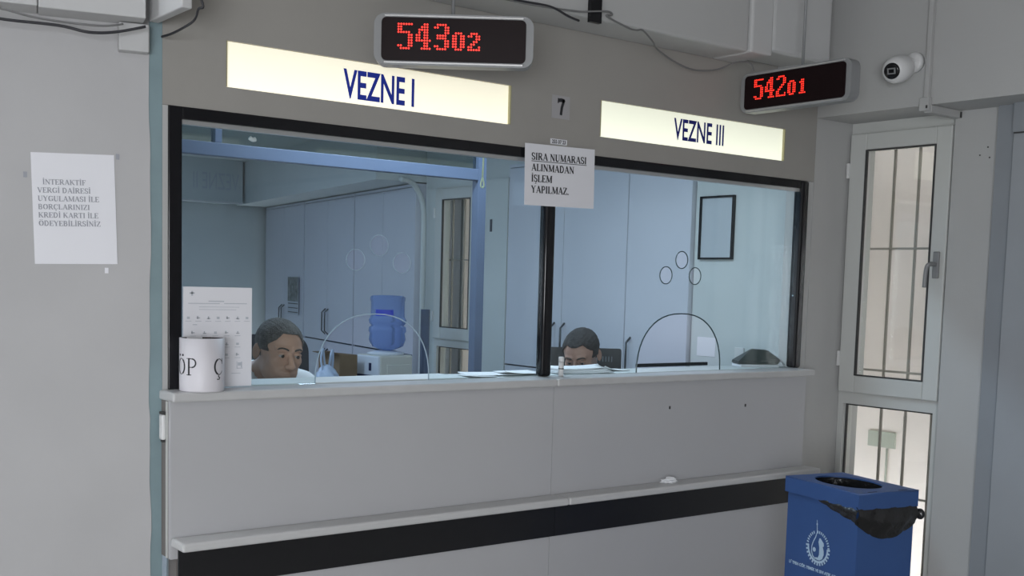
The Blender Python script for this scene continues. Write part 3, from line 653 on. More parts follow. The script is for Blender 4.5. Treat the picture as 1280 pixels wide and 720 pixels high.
# ------------------------------------------------------------------ small things on sill, worktop and shelf
def sheet_bm(pts, lift, th=.001, n=8):
    """curled sheet from 4 corners (world xy) with lifted corners"""
    bm = bmesh.new(); g = []
    for i in range(n+1):
        r = []
        for j in range(n+1):
            u, v = i/n, j/n
            p = (Vector(pts[0])*(1-u)*(1-v)+Vector(pts[1])*u*(1-v)+Vector(pts[2])*u*v+Vector(pts[3])*(1-u)*v)
            z = lift[0]*((1-u)*(1-v))**3+lift[1]*(u*(1-v))**3+lift[2]*(u*v)**3+lift[3]*((1-u)*v)**3
            r.append(bm.verts.new((p.x, p.y, p.z+z)))
        g.append(r)
    for i in range(n):
        for j in range(n): bm.faces.new((g[i][j], g[i+1][j], g[i+1][j+1], g[i][j+1]))
    ex = bmesh.ops.extrude_face_region(bm, geom=bm.faces[:])
    for v in [e for e in ex['geom'] if isinstance(e, bmesh.types.BMVert)]: v.co.z += th
    return bm
Z = 1.1012
papers = [([(1.15, .075, Z+.003), (1.40, .045, Z+.003), (1.42, .19, Z+.003), (1.20, .21, Z+.003)], (0, .002, 0, .003), 'white sheet lying flat on worktop left of the mullion'),
          ([(1.13, .030, Z+.001), (1.26, .04, Z+.001), (1.28, .16, Z+.001), (1.17, .17, Z+.001)], (.006, 0, 0, 0), 'leftmost loose sheet corner poking from under the flat sheet'),
          ([(1.30, .040, Z+.006), (1.50, .045, Z+.006), (1.53, .20, Z+.006), (1.36, .20, Z+.006)], (.012, 0, 0, .0), 'curled sheet beside the foot of the mullion')]
for i, (p, l, lab) in enumerate(papers): tag(link('paper_sheet', sheet_bm(p, l), M['paper2'], None, True), lab, 'paper')
# loose pile behind right glass
for i in range(4):
    z = Z+.0042*i; dx = .012*i
    o = link('paper_sheet', sheet_bm([(1.56+dx, .055+.004*i, z+.001), (1.84-dx*.4, .035+.012*i, z+.001), (1.90, .20, z+.001), (1.60, .205, z+.001)], (.003, .005 if i == 3 else .001, .007 if i == 3 else .002, .008 if i == 3 else 0), th=.0030), M['paper2'], None, True)
    tag(o, ['lowest', 'second from the bottom', 'third from the bottom', 'topmost, curled'][i] + ' sheet of pile in front of the bowed man', 'paper', 'sheets in the pile behind right glass')
o = link('paper_roll', sheet_bm([(1.86, .11, Z+.0005), (1.99, .10, Z+.0005), (1.995, .19, Z+.0005), (1.88, .20, Z+.0005)], (.020, .001, .0, .022), th=.002), M['paper2'], None, True)
tag(o, 'white sheet with raised left edge at right end of paper pile', 'paper')
tb = thing('glue_stick', 'small white tube standing at foot of the mullion', 'tube', (1.514, -.025, 1.1004))
lathe('tube_body', [(.006, 0), (.010, .001), (.010, .030), (.010, .055)], M['white'], tb, n=16); lathe('tube_band', [(.0106, .028), (.0106, .032)], M['rubberdark'], tb, n=16, cap=(False, False)); lathe('tube_cap', [(.0108, .056), (.0108, .072), (.008, .075)], M['white'], tb, n=16)
# dark pass tray rail visible under the arch
o = box('tray_rail', M['black'], 2.165, 2.600, .236, .254, 1.101, 1.1165, None, .003); tag(o, 'long black rail on worktop behind the arched opening', 'rail')
# dark wedge shaped calculator like device lying on white papers
wd = thing('desk_device', 'dark grey wedge shaped device behind right glass corner', 'device', (2.792, .118, 1.1005), math.radians(-22))
bm = bmesh.new()
base = [(-.108, -.040, .012), (.085, -.050, .012), (.100, .045, .012), (-.10, .045, .012)]
mid = [(-.112, -.042, .022), (.093, -.054, .034), (.112, .05, .040), (-.104, .048, .026)]
top = [(-.030, -.006, .080), (.042, -.020, .076), (.052, .02, .076), (-.02, .022, .080)]
L = [[bm.verts.new(p) for p in ring] for ring in (base, mid, top)]
bm.faces.new(L[0]); bm.faces.new(L[2])
for a in range(2):
    for k in range(4): bm.faces.new((L[a][k], L[a][(k+1) % 4], L[a+1][(k+1) % 4], L[a+1][k]))
bmesh.ops.bevel(bm, geom=bm.edges[:], offset=.004, segments=2, affect='EDGES')
link('device_body', bm, M['rubberdark'], wd)
bm = bmesh.new(); bx(bm, -.10, .09, -.045, .045, 0, .0115, .002); link('device_base', bm, M['paper'], wd)
tube('device_cable', [(.105, .0, .02), (.120, -.00, .030), (.130, -.01, .015), (.125, -.03, .006)], .005, M['greyplastic'], wd)
o = link('crumpled_tissue', None or (lambda b: b)(bmesh.new()), M['paper2']) if False else None
bm = bmesh.new(); bmesh.ops.create_icosphere(bm, subdivisions=3, radius=1)
for v in bm.verts:
    n = 1+.35*math.sin(v.co.x*7+v.co.y*5)+.25*math.sin(v.co.z*9+v.co.x*3)+random.uniform(-.12, .12)
    v.co = Vector((v.co.x*.036*n, v.co.y*.016*n, max(-.0, v.co.z*.011*n+.008)))
o = link('crumpled_tissue', bm, M['paper2']); o.location = (2.02, -.118, .6664); tag(o, 'crumpled white tissue lying on the lower shelf', 'tissue')
o = thing('wall_clip', 'small white clip fixed at the left end of the counter', 'clip', (-.024, -.036, .955))
box('clip_body', M['white'], -.012, .0, -.012, .014, 0, .075, o, .004); box('clip_cap', M['gasket'], -.0125, .001, -.010, .012, .076, .084, o, .002); box('clip_cap', M['gasket'], -.009, .001, -.008, .010, -.008, -.001, o, .002)
o = tube('pull_cord', [(1.327, .25, 2.549), (1.327, .25, 1.90), (1.325, .25, 1.845)], .0035, M['cord'], path=False, n=6)
tag(o, 'pale green pull cord hanging inside the left glass', 'cord')
bm = bmesh.new(); tube_bm(bm, smooth_path([(1.325, .25, 1.846), (1.319, .25, 1.825), (1.318, .25, 1.812), (1.325, .25, 1.806), (1.332, .25, 1.812), (1.331, .25, 1.825), (1.325, .25, 1.846)]), .003, 6); link('cord_loop', bm, M['cord'], o, True)
o = tube('ceiling_hook', [(0.28, .05, 1.875), (.29, .05, 1.87), (.30, .05, 1.872)], .007, M['white']); tag(o, 'tiny white clip at top of left glass', 'clip')

# ------------------------------------------------------------------ blue bin
bn = thing('waste_bin', 'blue cardboard waste bin with round opening and black bag', 'bin', (2.235, -.822, 0), -.214)
Wb, Db, Hb = .272, .395, .758
bm = bmesh.new(); t = .004; w1, d1 = Wb/2-.009, Db/2-.009
for x0, x1, y0, y1 in ((-w1, -w1+t, -d1, d1), (w1-t, w1, -d1, d1), (-w1+t, w1-t, -d1, -d1+t), (-w1+t, w1-t, d1-t, d1)): bx(bm, x0, x1, y0, y1, 0.0, Hb-.01)
bx(bm, -w1, w1, -d1, d1, 0, .004)
for v in bm.verts:
    k = 1.0; v.co.x *= k; v.co.y *= k
link('bin_body', bm, M['blue'], bn)
ell = [(.098*math.cos(2*PI*k/40), .142*math.sin(2*PI*k/40)+.012) for k in range(40)]
me = plate([(-Wb/2, -Db/2), (Wb/2, -Db/2), (Wb/2, Db/2), (-Wb/2, Db/2)], [ell], .005); me.transform(Matrix.Translation((0, 0, Hb-.0025))); lid = link('lid', me, M['blue'], bn)
bm = bmesh.new()
for x0, x1, y0, y1 in ((-Wb/2, -Wb/2+.004, -Db/2, Db/2), (Wb/2-.004, Wb/2, -Db/2, Db/2), (-Wb/2+.004, Wb/2-.004, -Db/2, -Db/2+.004), (-Wb/2+.004, Wb/2-.004, Db/2-.004, Db/2)): bx(bm, x0, x1, y0, y1, Hb-.058, Hb-.005)
link('lid_skirt', bm, M['blue'], lid)
bm = bmesh.new(); bm.free()
for xx in (-.085, .055): box('lid_slot', M['bluedark'], xx, xx+.04, -Db/2+.012, -Db/2+.016, Hb+.0001, Hb+.001, lid)
bm = bmesh.new(); lathe_bm(bm, [(1, Hb-.006), (1.0, Hb-.02), (.97, Hb-.35), (.9, Hb-.7)], n=40, cap=(False, True))
for v in bm.verts: v.co.x *= .100; v.co.y = v.co.y*.144+.012
link('bag_lining', bm, M['bag'], bn, True)
# bag overhang below the lid
def drape(pts_top, drop, outn, name='bag_overhang'):
    bm = bmesh.new(); n = 16; m_ = 6; g = []
    a, b = Vector(pts_top[0]), Vector(pts_top[1])
    for i in range(n+1):
        u = i/n; r = []; dz = drop(u)
        for j in range(m_+1):
            v = j/m_; bulge = .012*math.sin(PI*min(1, v*1.15))*(.3+dz/.07) + .003*math.sin(u*23+v*5)
            p = a.lerp(b, u)+Vector(outn)*(bulge+.001); r.append(bm.verts.new((p.x, p.y, p.z-dz*v)))
        g.append(r)
    for i in range(n):
        for j in range(m_): bm.faces.new((g[i][j], g[i+1][j], g[i+1][j+1], g[i][j+1]))
    link(name, bm, M['bag'], bn, True)
zt = Hb-.048
drape([(-Wb/2+.008, .035, zt), (-Wb/2+.008, -Db/2+.001, zt)], lambda u: .004+.058*u**.75, (-1, 0, 0))
drape([(-Wb/2-.004, -Db/2+.008, zt), (Wb/2-.004, -Db/2+.008, zt)], lambda u: .045+.075*math.sin(PI*min(1, .05+u*.85))**.9, (0, -1, 0))
drape([(Wb/2-.012, -Db/2+.012, zt), (Wb/2-.012, .02, zt)], lambda u: .07*(1-u), (1, 0, 0))
bm = bmesh.new(); bmesh.ops.create_uvsphere(bm, u_segments=14, v_segments=8, radius=1)
for v in bm.verts: v.co = Vector((Wb/2+.010+v.co.x*.014, -Db/2-.001+v.co.y*.02, zt-.038+v.co.z*.020))
link('bag_knot', bm, M['bag'], bn, True)
# emblem on the face turned to the room: gear ring with drop, drawn in (y, z) of the left face
em = bmesh.new()
def face_pt(a, b):   # a: metres to the right seen from outside the left face, b: height
    return Vector((-w1-.0012, -a, b))
def ring(bm, cxx, cz, r0, r1, a0, a1, n):
    vs = []
    for k in range(n+1):
        a = math.radians(a0+(a1-a0)*k/n); vs.append((bm.verts.new(face_pt(cxx+r0*math.cos(a), cz+r0*math.sin(a))), bm.verts.new(face_pt(cxx+r1*math.cos(a), cz+r1*math.sin(a)))))
    for k in range(n): bm.faces.new((vs[k][0], vs[k+1][0], vs[k+1][1], vs[k][1]))
ecx, ecz = -.008, .524
ring(em, ecx, ecz, .048, .056, 175, 365, 30)
for k in range(15):
    a = 180+k*13; ring(em, ecx, ecz, .056, .065, a-3.2, a+3.2, 2)
for k in range(6): ring(em, ecx, ecz, .052, .062, 112+k*10.5, 117+k*10.5, 2)
for k in range(10): ring(em, ecx, ecz, .052, .062, 6+k*9.5, 11+k*9.5, 2)
# drop: outlined teardrop with long tail; jug silhouette at right
def poly(pts): em.faces.new([em.verts.new(face_pt(ecx+x, ecz+z)) for x, z in pts])
out = [(-.010, .100), (-.007, .075), (-.006, .055), (-.013, .035), (-.024, .018), (-.031, 0), (-.031, -.018), (-.024, -.033), (-.012, -.040)]
inn = [(-.0125, .100), (-.0105, .075), (-.0095, .055), (-.017, .037), (-.028, .019), (-.035, 0), (-.035, -.020), (-.027, -.037), (-.012, -.045)]
for k in range(len(out)-1): poly([out[k], out[k+1], inn[k+1], inn[k]])
poly([(-.014, .085), (-.010, .092), (-.006, .085), (-.010, .078)])
poly([(-.012, -.042), (-.010, -.036), (.002, -.036), (.008, -.024), (.008, .002), (.002, .022), (.006, .036), (.012, .037), (.030, .022), (.032, .012), (.026, .008), (.032, -.006), (.033, -.020), (.026, -.036), (.012, -.044), (0, -.045)])
ring(em, ecx-.019, ecz-.010, .0, .0085, 0, 360, 14)
link('emblem', em, M['print'], bn)
me = sans('LÜTFEN ÇÖP, YEMEK VE SIVI ATIK ATMAYINIZ', .0165, .315, .05)
for v in me.vertices:
    p = face_pt(v.co.x-.163, v.co.y+.432); v.co = p
link('lettering', me, M['print'], bn)

# ------------------------------------------------------------------ office furniture
def handle_bar(parent, x, y, z0, z1, nx):
    pr = .032
    return tube('handle', [(x, y, z1), (x-pr, y, z1-.03), (x-pr, y, z0+.03), (x, y, z0)], .0065, M['handle'], parent, n=6, path=False)
def cabinet(name, loc, rz, length, depth, zsplit, ztop, label, hz, hz2, grp, ndoors=2):
    root = thing(name, label, 'cabinet', loc, rz, grp)
    box('carcass', M['gap'], .018, depth, 0.012, length-.002, 0.0, ztop-.001, root)
    box('side_panel', M['cabinet'], .001, depth, 0.0, .0115, 0.0, ztop-.001, root)
    box('cornice', M['cabinet'], .0, depth, 0.0, length, ztop, ztop+.02, root)
    wdt = length/ndoors
    for k in range(ndoors):
        a, b = k*wdt+.003, (k+1)*wdt-.003
        for (z0, z1, hh) in ((zsplit+.006, ztop-.004, hz), (.06, zsplit-.006, hz2)):
            dr = box('door', M['cabinet'], 0, .017, a, b, z0, z1, root, .0015)
            side = (b-.035) if k % 2 == 0 else (a+.035)
            if ndoors == 1: side = a+.035
            handle_bar(dr, 0.0, side, hh[0], hh[1], -1)
    return root
for k, (b0, L_) in enumerate(((0.0, 1.265), (1.28, 1.32), (2.62, 1.27))):
    p = Vector(SK)+Matrix.Rotation(SKR, 3, 'Z') @ Vector((0, b0, 0))
    cabinet('tall_cabinet', p, SKR, L_, .36, .909, 2.116, ['tall pale cabinet behind the water cooler', 'middle tall cabinet of the rear row, plastic bag before it', 'farthest tall cabinet of rear row, calendar on its door'][k], (.965, 1.185), (.68, .84), 'rear row of tall cabinets')
# side cabinets are shallow fronts built into the wall recess: deepen the wall behind them
for k, (b0, L_, nd) in enumerate(((.985, .49, 1), (1.479, 1.116, 2))):
    root = thing('tall_cabinet', ['single door pale cabinet beside the framed sheet on the wall', 'two door pale cabinet behind the bowed man'][k], 'cabinet', (3.235, b0, 0), 0, 'side row of tall cabinets')
    box('carcass', M['gap'], .018, .200, .002, L_-.002, 0, 2.179, root); box('cornice', M['cabinet'], 0, .200, 0, L_, 2.18, 2.20, root)
    box('side_panel', M['cabinet'], 0.001, .200, -.0, .0015, 0, 2.179, root)
    for j in range(nd):
        a, b = j*L_/nd+.0025, (j+1)*L_/nd-.0025
        for z0, z1, hh in ((.930, 2.176, (.955, 1.185)), (.06, .920, (.68, .88))):
            dr = box('door', M['cabinet'], 0, .017, a, b, z0, z1, root, .001)
            side = b-.05 if nd == 1 else ((b-.03) if j == 0 else a+.06)
            if hh[0] > .9: hh = (.955, 1.16 if nd == 1 else 1.215)
            handle_bar(dr, 0.0, side, hh[0], hh[1], -1)
# picture on the wall
pc = thing('framed_sheet', 'black framed grey sheet hanging on the office wall', 'picture', (3.2615, .82, 1.60))
px0, px1 = -.118, .118
bm = bmesh.new()
bx(bm, -.018, 0, px0, px0+.010, 0, .33); bx(bm, -.018, 0, px1-.010, px1, 0, .33); bx(bm, -.018, 0, px0+.01, px1-.01, 0, .010); bx(bm, -.018, 0, px0+.01, px1-.01, .320, .33)
link('picture_frame', bm, M['black'], pc); box('picture_sheet', M['mirror'], -.008, -.001, px0+.0105, px1-.0105, .0105, .3195, pc)
# notice papers low on that wall
o = box('wall_note', M['paper'], 3.2595, 3.2618, .80, .93, 1.09, 1.19); tag(o, 'small white note on office wall seen through the arch', 'note')
o = box('wall_socket', M['white'], 3.252, 3.2612, .60, .66, 1.08, 1.15, None, .003); tag(o, 'white wall socket beside the small note in the office', 'socket')
# calendar on the far cabinet
ca = thing('wall_calendar', 'calendar with dark landscape picture on far cabinet door', 'calendar', (3.690, 6.477, 1.125), SKR)
box('calendar_sheet', M['paper2'], -.006, -.002, -.155, .175, -.02, .33, ca); 
M['calsheet'] = mat('bluish_calendar_paper', (0.50, 0.54, 0.60), 0.7); ca.children[0].data.materials[0] = M['calsheet']
box('calendar_picture', M['calpic'], -.008, -.0062, -.15, .17, .10, .325, ca)
bm = bmesh.new()
for z in (.075, .035, -.005): bx(bm, -.0075, -.0062, -.15, .16, z, z+.008)
link('calendar_line', bm, M['ink'], ca)
# blue partition frame
pf = thing('partition_frame', 'blue painted partition frame with glazed transom across the office', 'partition', (0, 1.2, 0))
box('post', M['bluepost'], 1.975, 2.022, -.02, .03, 0, 2.549, pf, .002)
box('post', M['bluepost'], -.499, -.455, -.02, .03, 0, 2.549, pf, .002)
box('beam', M['bluepost'], -.4545, 1.9745, -.02, .03, 1.932, 1.985, pf, .002)
box('beam', M['bluepost'], -.4545, 1.9745, -.02, .03, 2.30, 2.35, pf, .002)
box('muntin', M['bluepost'], .650, .680, -.018, .028, 1.9855, 2.2995, pf, .002)
M['greyglass'] = glassmat('grey_tinted_glass', (0.62, 0.68, 0.68))  # even grey tint over the whole transom glazing
box('transom_pane', M['greyglass'], -.454, .6495, .002, .006, 1.986, 2.2995, pf); box('transom_pane', M['greyglass'], .6805, 1.974, .002, .006, 1.986, 2.2995, pf)
# water cooler and bottle
wc = thing('water_cooler', 'white water dispenser standing before the rear cabinets', 'cooler', (2.645, 3.10, 0), .12)
wx0, wx1, wy0, wy1 = -.150, .125, -.130, .120
box('cooler_body', M['cooler2'], wx0, wx1, wy0, wy1, 0, .965, wc, .015, 3)
box('front_panel', M['cooler'], wx0-.008, wx0+.02, wy0+.004, wy1-.004, .02, .960, wc, .008)
box('side_panel', M['cooler2'], -.09, .105, wy0-.005, wy0+.001, .40, .905, wc, .003)
box('button', M['navy'], wx0-.011, wx0-.0075, -.055, -.032, .865, .915, wc); box('tray', M['navy'], wx0-.014, wx0-.0075, -.10, .10, .80, .838, wc, .004)
box('badge', M['navy'], -.08, -.025, wy0-.008, wy0-.0052, .828, .838, wc)
lathe('top_ring', [(.12, .965), (.12, .975), (.06, .99)], M['cooler'], wc, n=28)
wb = thing('water_bottle', 'large blue water bottle upside down on the dispenser', 'bottle', (2.655, 3.10, .991))
lathe('bottle_body', [(.03, .0), (.06, .008), (.105, .028), (.120, .07), (.114, .11), (.123, .125), (.119, .150), (.105, .160), (.119, .175), (.123, .195), (.112, .215), (.110, .235), (.110, .315), (.114, .325), (.114, .345), (.100, .355), (.03, .358)], M['bottle'], wb, n=36)
bm = bmesh.new(); n = 10; a0 = math.atan2(-3.356-3.08, -1.286-2.775)-.75
for k in range(n):
    t0, t1 = a0+k*.11, a0+(k+1)*.11
    quad_bm(bm, [(.1112*math.cos(t0), .1112*math.sin(t0), .225), (.1112*math.cos(t1), .1112*math.sin(t1), .225), (.1112*math.cos(t1), .1112*math.sin(t1), .265), (.1112*math.cos(t0), .1112*math.sin(t0), .265)])
link('bottle_label', bm, M['labelblue'], wb)
o = tube('cup_dispenser', [(2.92, 3.06, 0.0), (2.92, 3.06, 1.26)], .030, M['bluepost'], path=False, n=14); tag(o, 'blue tube of disposable cups beside the water bottle', 'dispenser')
# cardboard box and plastic bag
bm = bmesh.new()
for x0, x1, y0, y1 in ((0, .006, 0, .22), (.134, .14, 0, .22), (.006, .134, 0, .006), (.006, .134, .214, .22)): bx(bm, x0, x1, y0, y1, 0, .32)
bx(bm, .006, .134, .006, .214, 0, .006)
sd = thing('side_table', 'low table behind the counter holding a cardboard box', 'table', (2.24, 2.98, 0), .1)
box('table_top', M['cabinet'], -.30, .24, -.25, .25, .62, .645, sd, .002)
for x in (-.27, .21):
    for y in (-.22, .22): box('leg', M['handle'], x-.012, x+.012, y-.012, y+.012, 0, .62, sd)
o = link('cardboard_box', bm, M['card']); o.location = (2.285, 3.06, .646); o.rotation_euler = (0, 0, .15); tag(o, 'open brown cardboard box left of the water dispenser', 'box')
bm2 = bmesh.new(); quad_bm(bm2, [(0, 0, .32), (0, .22, .32), (-.05, .22, .33), (-.07, 0, .345)]); ex = bmesh.ops.extrude_face_region(bm2, geom=bm2.faces[:])
for v in [e for e in ex['geom'] if isinstance(e, bmesh.types.BMVert)]: v.co.z += .004
link('flap', bm2, M['card'], o)
bm = bmesh.new(); bmesh.ops.create_icosphere(bm, subdivisions=4, radius=1)
for v in bm.verts:
    c = v.co; t = max(0, c.z); n = 1+.10*math.sin(c.x*9+c.z*6)+.10*math.sin(c.y*8-c.z*9)+.06*math.sin(c.x*19+c.y*15)
    v.co = Vector((c.x*.085*(1-.35*t)*n, c.y*.085*(1-.35*t)*n, (c.z*.11+.11)*1.0))
pb = link('plastic_bag', bm, M['bagclear'], None, True); pb.location = (2.17, 3.02, .646); pb.scale = (1.1, 1.1, 1.22); pb.rotation_euler = (0, 0, .3); tag(pb, 'knotted pale plastic bag standing left of the cardboard box', 'bag')
tube('bag_handle', [(-.03, 0, .19), (-.045, 0, .25), (-.03, 0, .30), (-.02, 0, .25), (-.01, 0, .2)], .006, M['bagclear'], pb)
tube('bag_handle', [(.02, 0, .2), (.03, 0, .25), (.045, 0, .29), (.05, 0, .25), (.045, 0, .18)], .007, M['bagclear'], pb)
# office chairs
def office_chair(x, y, rz, topz, w_, mb, label, slots=False, hh=.50):
    root = thing('office_chair', label, 'chair', (x, y, 0), rz)
    me = plate(rrect(w_, hh, .07 if not slots else .012, 8), [], .05); me.transform(Matrix.Translation((0, .20, topz-hh/2)) @ Matrix.Rotation(math.radians(-6), 4, 'X') @ UPRIGHT); bk = link('backrest', me, mb, root)
    if slots:
        for k in range(12):
            xx = -.02+k*.014; box('slot', M['slot'], xx, xx+.004, .157, .162, topz-.060, topz-.035, bk)
    me = plate(rrect(.46, .46, .06, 8), [], .07); me.transform(Matrix.Translation((0, -.04, .46))); link('seat', me, mb, root)
    tube('back_strut', [(0, .17, .44), (0, .25, .46), (0, .245, .62), (0, .235, .75)], .018, M['chairblack'], root)
    lathe('gas_column', [(.028, .10), (.028, .25), (.02, .25), (.02, .43)], M['chairblack'], root, n=16)
    for k in range(5):
        a = 2*PI*k/5; l = tube('leg', [(0, 0, .10), (.14*math.cos(a), .14*math.sin(a), .09), (.28*math.cos(a), .28*math.sin(a), .065)], .016, M['chairblack'], root)
        b = bmesh.new(); bmesh.ops.create_uvsphere(b, u_segments=12, v_segments=8, radius=.028)
        for v in b.verts: v.co += Vector((.28*math.cos(a), .28*math.sin(a), .029))
        link('castor', b, M['chairblack'], l, True)
    return root

# ------------------------------------------------------------------ people: signed distance figures meshed by surface nets
def smin(a, b, k):
    h = np.clip(.5+.5*(b-a)/k, 0, 1); return b*(1-h)+a*h-k*h*(1-h)
def smax(a, b, k): return -smin(-a, -b, k)
def ell(P, c, r):
    q_ = (P-np.array(c, np.float32))/np.array(r, np.float32); k0 = np.sqrt((q_**2).sum(-1)); k1 = np.sqrt(((q_/np.array(r, np.float32))**2).sum(-1)); return k0*(k0-1)/np.maximum(k1, 1e-6)
def cap(P, a, b, ra, rb=None):
    rb = ra if rb is None else rb; a = np.array(a, np.float32); b = np.array(b, np.float32); ab = b-a
    t = np.clip(((P-a)@ab)/max(float(ab@ab), 1e-9), 0, 1); return np.sqrt(((P-a-t[..., None]*ab)**2).sum(-1))-(ra+(rb-ra)*t)
def nets(f, xs, ys, zs):
    X, Y, Zg = np.meshgrid(xs, ys, zs, indexing='ij'); P = np.stack([X, Y, Zg], -1).astype(np.float32); V = f(P)
    s = V < 0; nx, ny, nz = [n-1 for n in V.shape]
    acc = np.zeros((nx, ny, nz, 3), np.float32); cnt = np.zeros((nx, ny, nz), np.float32)
    def sl(i, j, k): return (slice(i, i+nx), slice(j, j+ny), slice(k, k+nz))
    C8 = [(i, j, k) for i in (0, 1) for j in (0, 1) for k in (0, 1)]
    for a in C8:
        for ax in range(3):
            if a[ax] == 0:
                b = list(a); b[ax] = 1; A, B = sl(*a), sl(*b); cr = s[A] != s[B]
                va, vb = V[A], V[B]; t = np.where(cr, va/np.where(cr, va-vb, 1), 0)
                acc += np.where(cr[..., None], P[A]+t[..., None]*(P[B]-P[A]), 0); cnt += cr
    act = cnt > 0; idx = -np.ones(act.shape, np.int64); idx[act] = np.arange(act.sum()); verts = acc[act]/cnt[act][:, None]
    faces = []
    for ax in range(3):
        o = [0, 1, 2]; o.remove(ax); u, v = o
        lo = [slice(1, nx), slice(1, ny), slice(1, nz)]; lo[ax] = slice(0, V.shape[ax]-1)
        hi = [slice(1, nx), slice(1, ny), slice(1, nz)]; hi[ax] = slice(1, V.shape[ax])
        c = s[tuple(lo)] != s[tuple(hi)]; flip = s[tuple(lo)][c]
        I = np.argwhere(c); base = I.copy(); base[:, u] += 1; base[:, v] += 1
        def g(du, dv):
            q_ = base.copy(); q_[:, u] -= du; q_[:, v] -= dv; return idx[q_[:, 0], q_[:, 1], q_[:, 2]]
        F = np.stack([g(1, 1), g(0, 1), g(0, 0), g(1, 0)], -1)
        if ax == 1: flip = ~flip
        F[~flip] = F[~flip][:, ::-1]; faces.append(F)
    F = np.concatenate(faces); F = F[(F >= 0).all(1)]
    me = bpy.data.meshes.new('figure'); me.from_pydata(verts.tolist(), [], F.tolist()); me.update(); return me
def axis(lo, hi, f0, f1, coarse, fine):
    a = list(np.arange(lo, f0, coarse))+list(np.arange(f0, f1, fine))+list(np.arange(f1, hi+coarse, coarse)); return np.array(a, np.float32)

def head_sdf(Q, gaunt=0.0):
    """Q in head space: face towards -y, origin between the ears at eye level"""
    S_ = Q.copy(); S_[..., 0] = np.abs(S_[..., 0])
    d_ = ell(Q, (0, .014, .036), (.076, .096, .082))
    d_ = smin(d_, ell(Q, (0, -.022, .030), (.066, .068, .066)), .03)          # forehead
    d_ = smin(d_, ell(Q, (0, -.022, -.045), (.058, .066, .066)), .03)         # mid face
    d_ = smin(d_, ell(S_, (.034, -.030, -.070), (.026, .050, .036)), .025)    # jaw sides
    d_ = smin(d_, ell(Q, (0, -.072, -.103), (.022, .018, .018)), .025)        # chin
    d_ = smin(d_, ell(S_, (.040, -.060, -.022), (.024, .022, .020)), .022)    # cheekbones
    d_ = smin(d_, cap(S_, (.012, -.090, .021), (.046, -.078, .022), .0095, .008), .012)   # brow
    d_ = smax(d_, -ell(S_, (.031, -.104, .001), (.021, .019, .014)), .012)    # socket
    d_ = smin(d_, cap(S_, (.016, -.086, .0045), (.031, -.0945, .0075), .0048), .004)  # upper lid
    d_ = smin(d_, cap(S_, (.031, -.0945, .0075), (.047, -.083, .003), .0048), .004)
    d_ = smin(d_, cap(S_, (.018, -.086, -.008), (.045, -.082, -.009), .0045), .006)   # lower lid
    d_ = smin(d_, cap(Q, (0, -.088, .010), (0, -.116, -.034), .0085, .0115), .010)        # nose
    d_ = smin(d_, ell(Q, (0, -.1165, -.038), (.0125, .012, .0105)), .006)
    d_ = smin(d_, ell(S_, (.0135, -.104, -.040), (.0085, .012, .0085)), .006)
    d_ = smax(d_, -ell(S_, (.007, -.113, -.0505), (.0035, .006, .0045)), .003)
    d_ = smin(d_, ell(Q, (0, -.083, -.068), (.030, .016, .018)), .012)        # muzzle
    d_ = smin(d_, cap(S_, (0, -.1005, -.0625), (.024, -.087, -.068), .0055, .003), .004)
    d_ = smin(d_, cap(S_, (0, -.0985, -.0765), (.020, -.087, -.073), .0065, .003), .004)
    d_ = smax(d_, -cap(S_, (0, -.1065, -.0695), (.026, -.0915, -.0695), .0022), .0025)
    # ear
    e = S_-np.array((.0775, .016, -.012), np.float32); ca_, sa_ = math.cos(.35), math.sin(.35)
    E_ = np.stack([e[..., 0]*ca_-e[..., 1]*sa_, e[..., 0]*sa_+e[..., 1]*ca_, e[..., 2]], -1)
    ear = ell(E_, (0.002, .004, .004), (.0065, .0175, .031)); ear = smax(ear, -ell(E_, (.009, .0, .004), (.0075, .010, .019)), .004)
    d_ = smin(d_, ear, .005)
    return d_

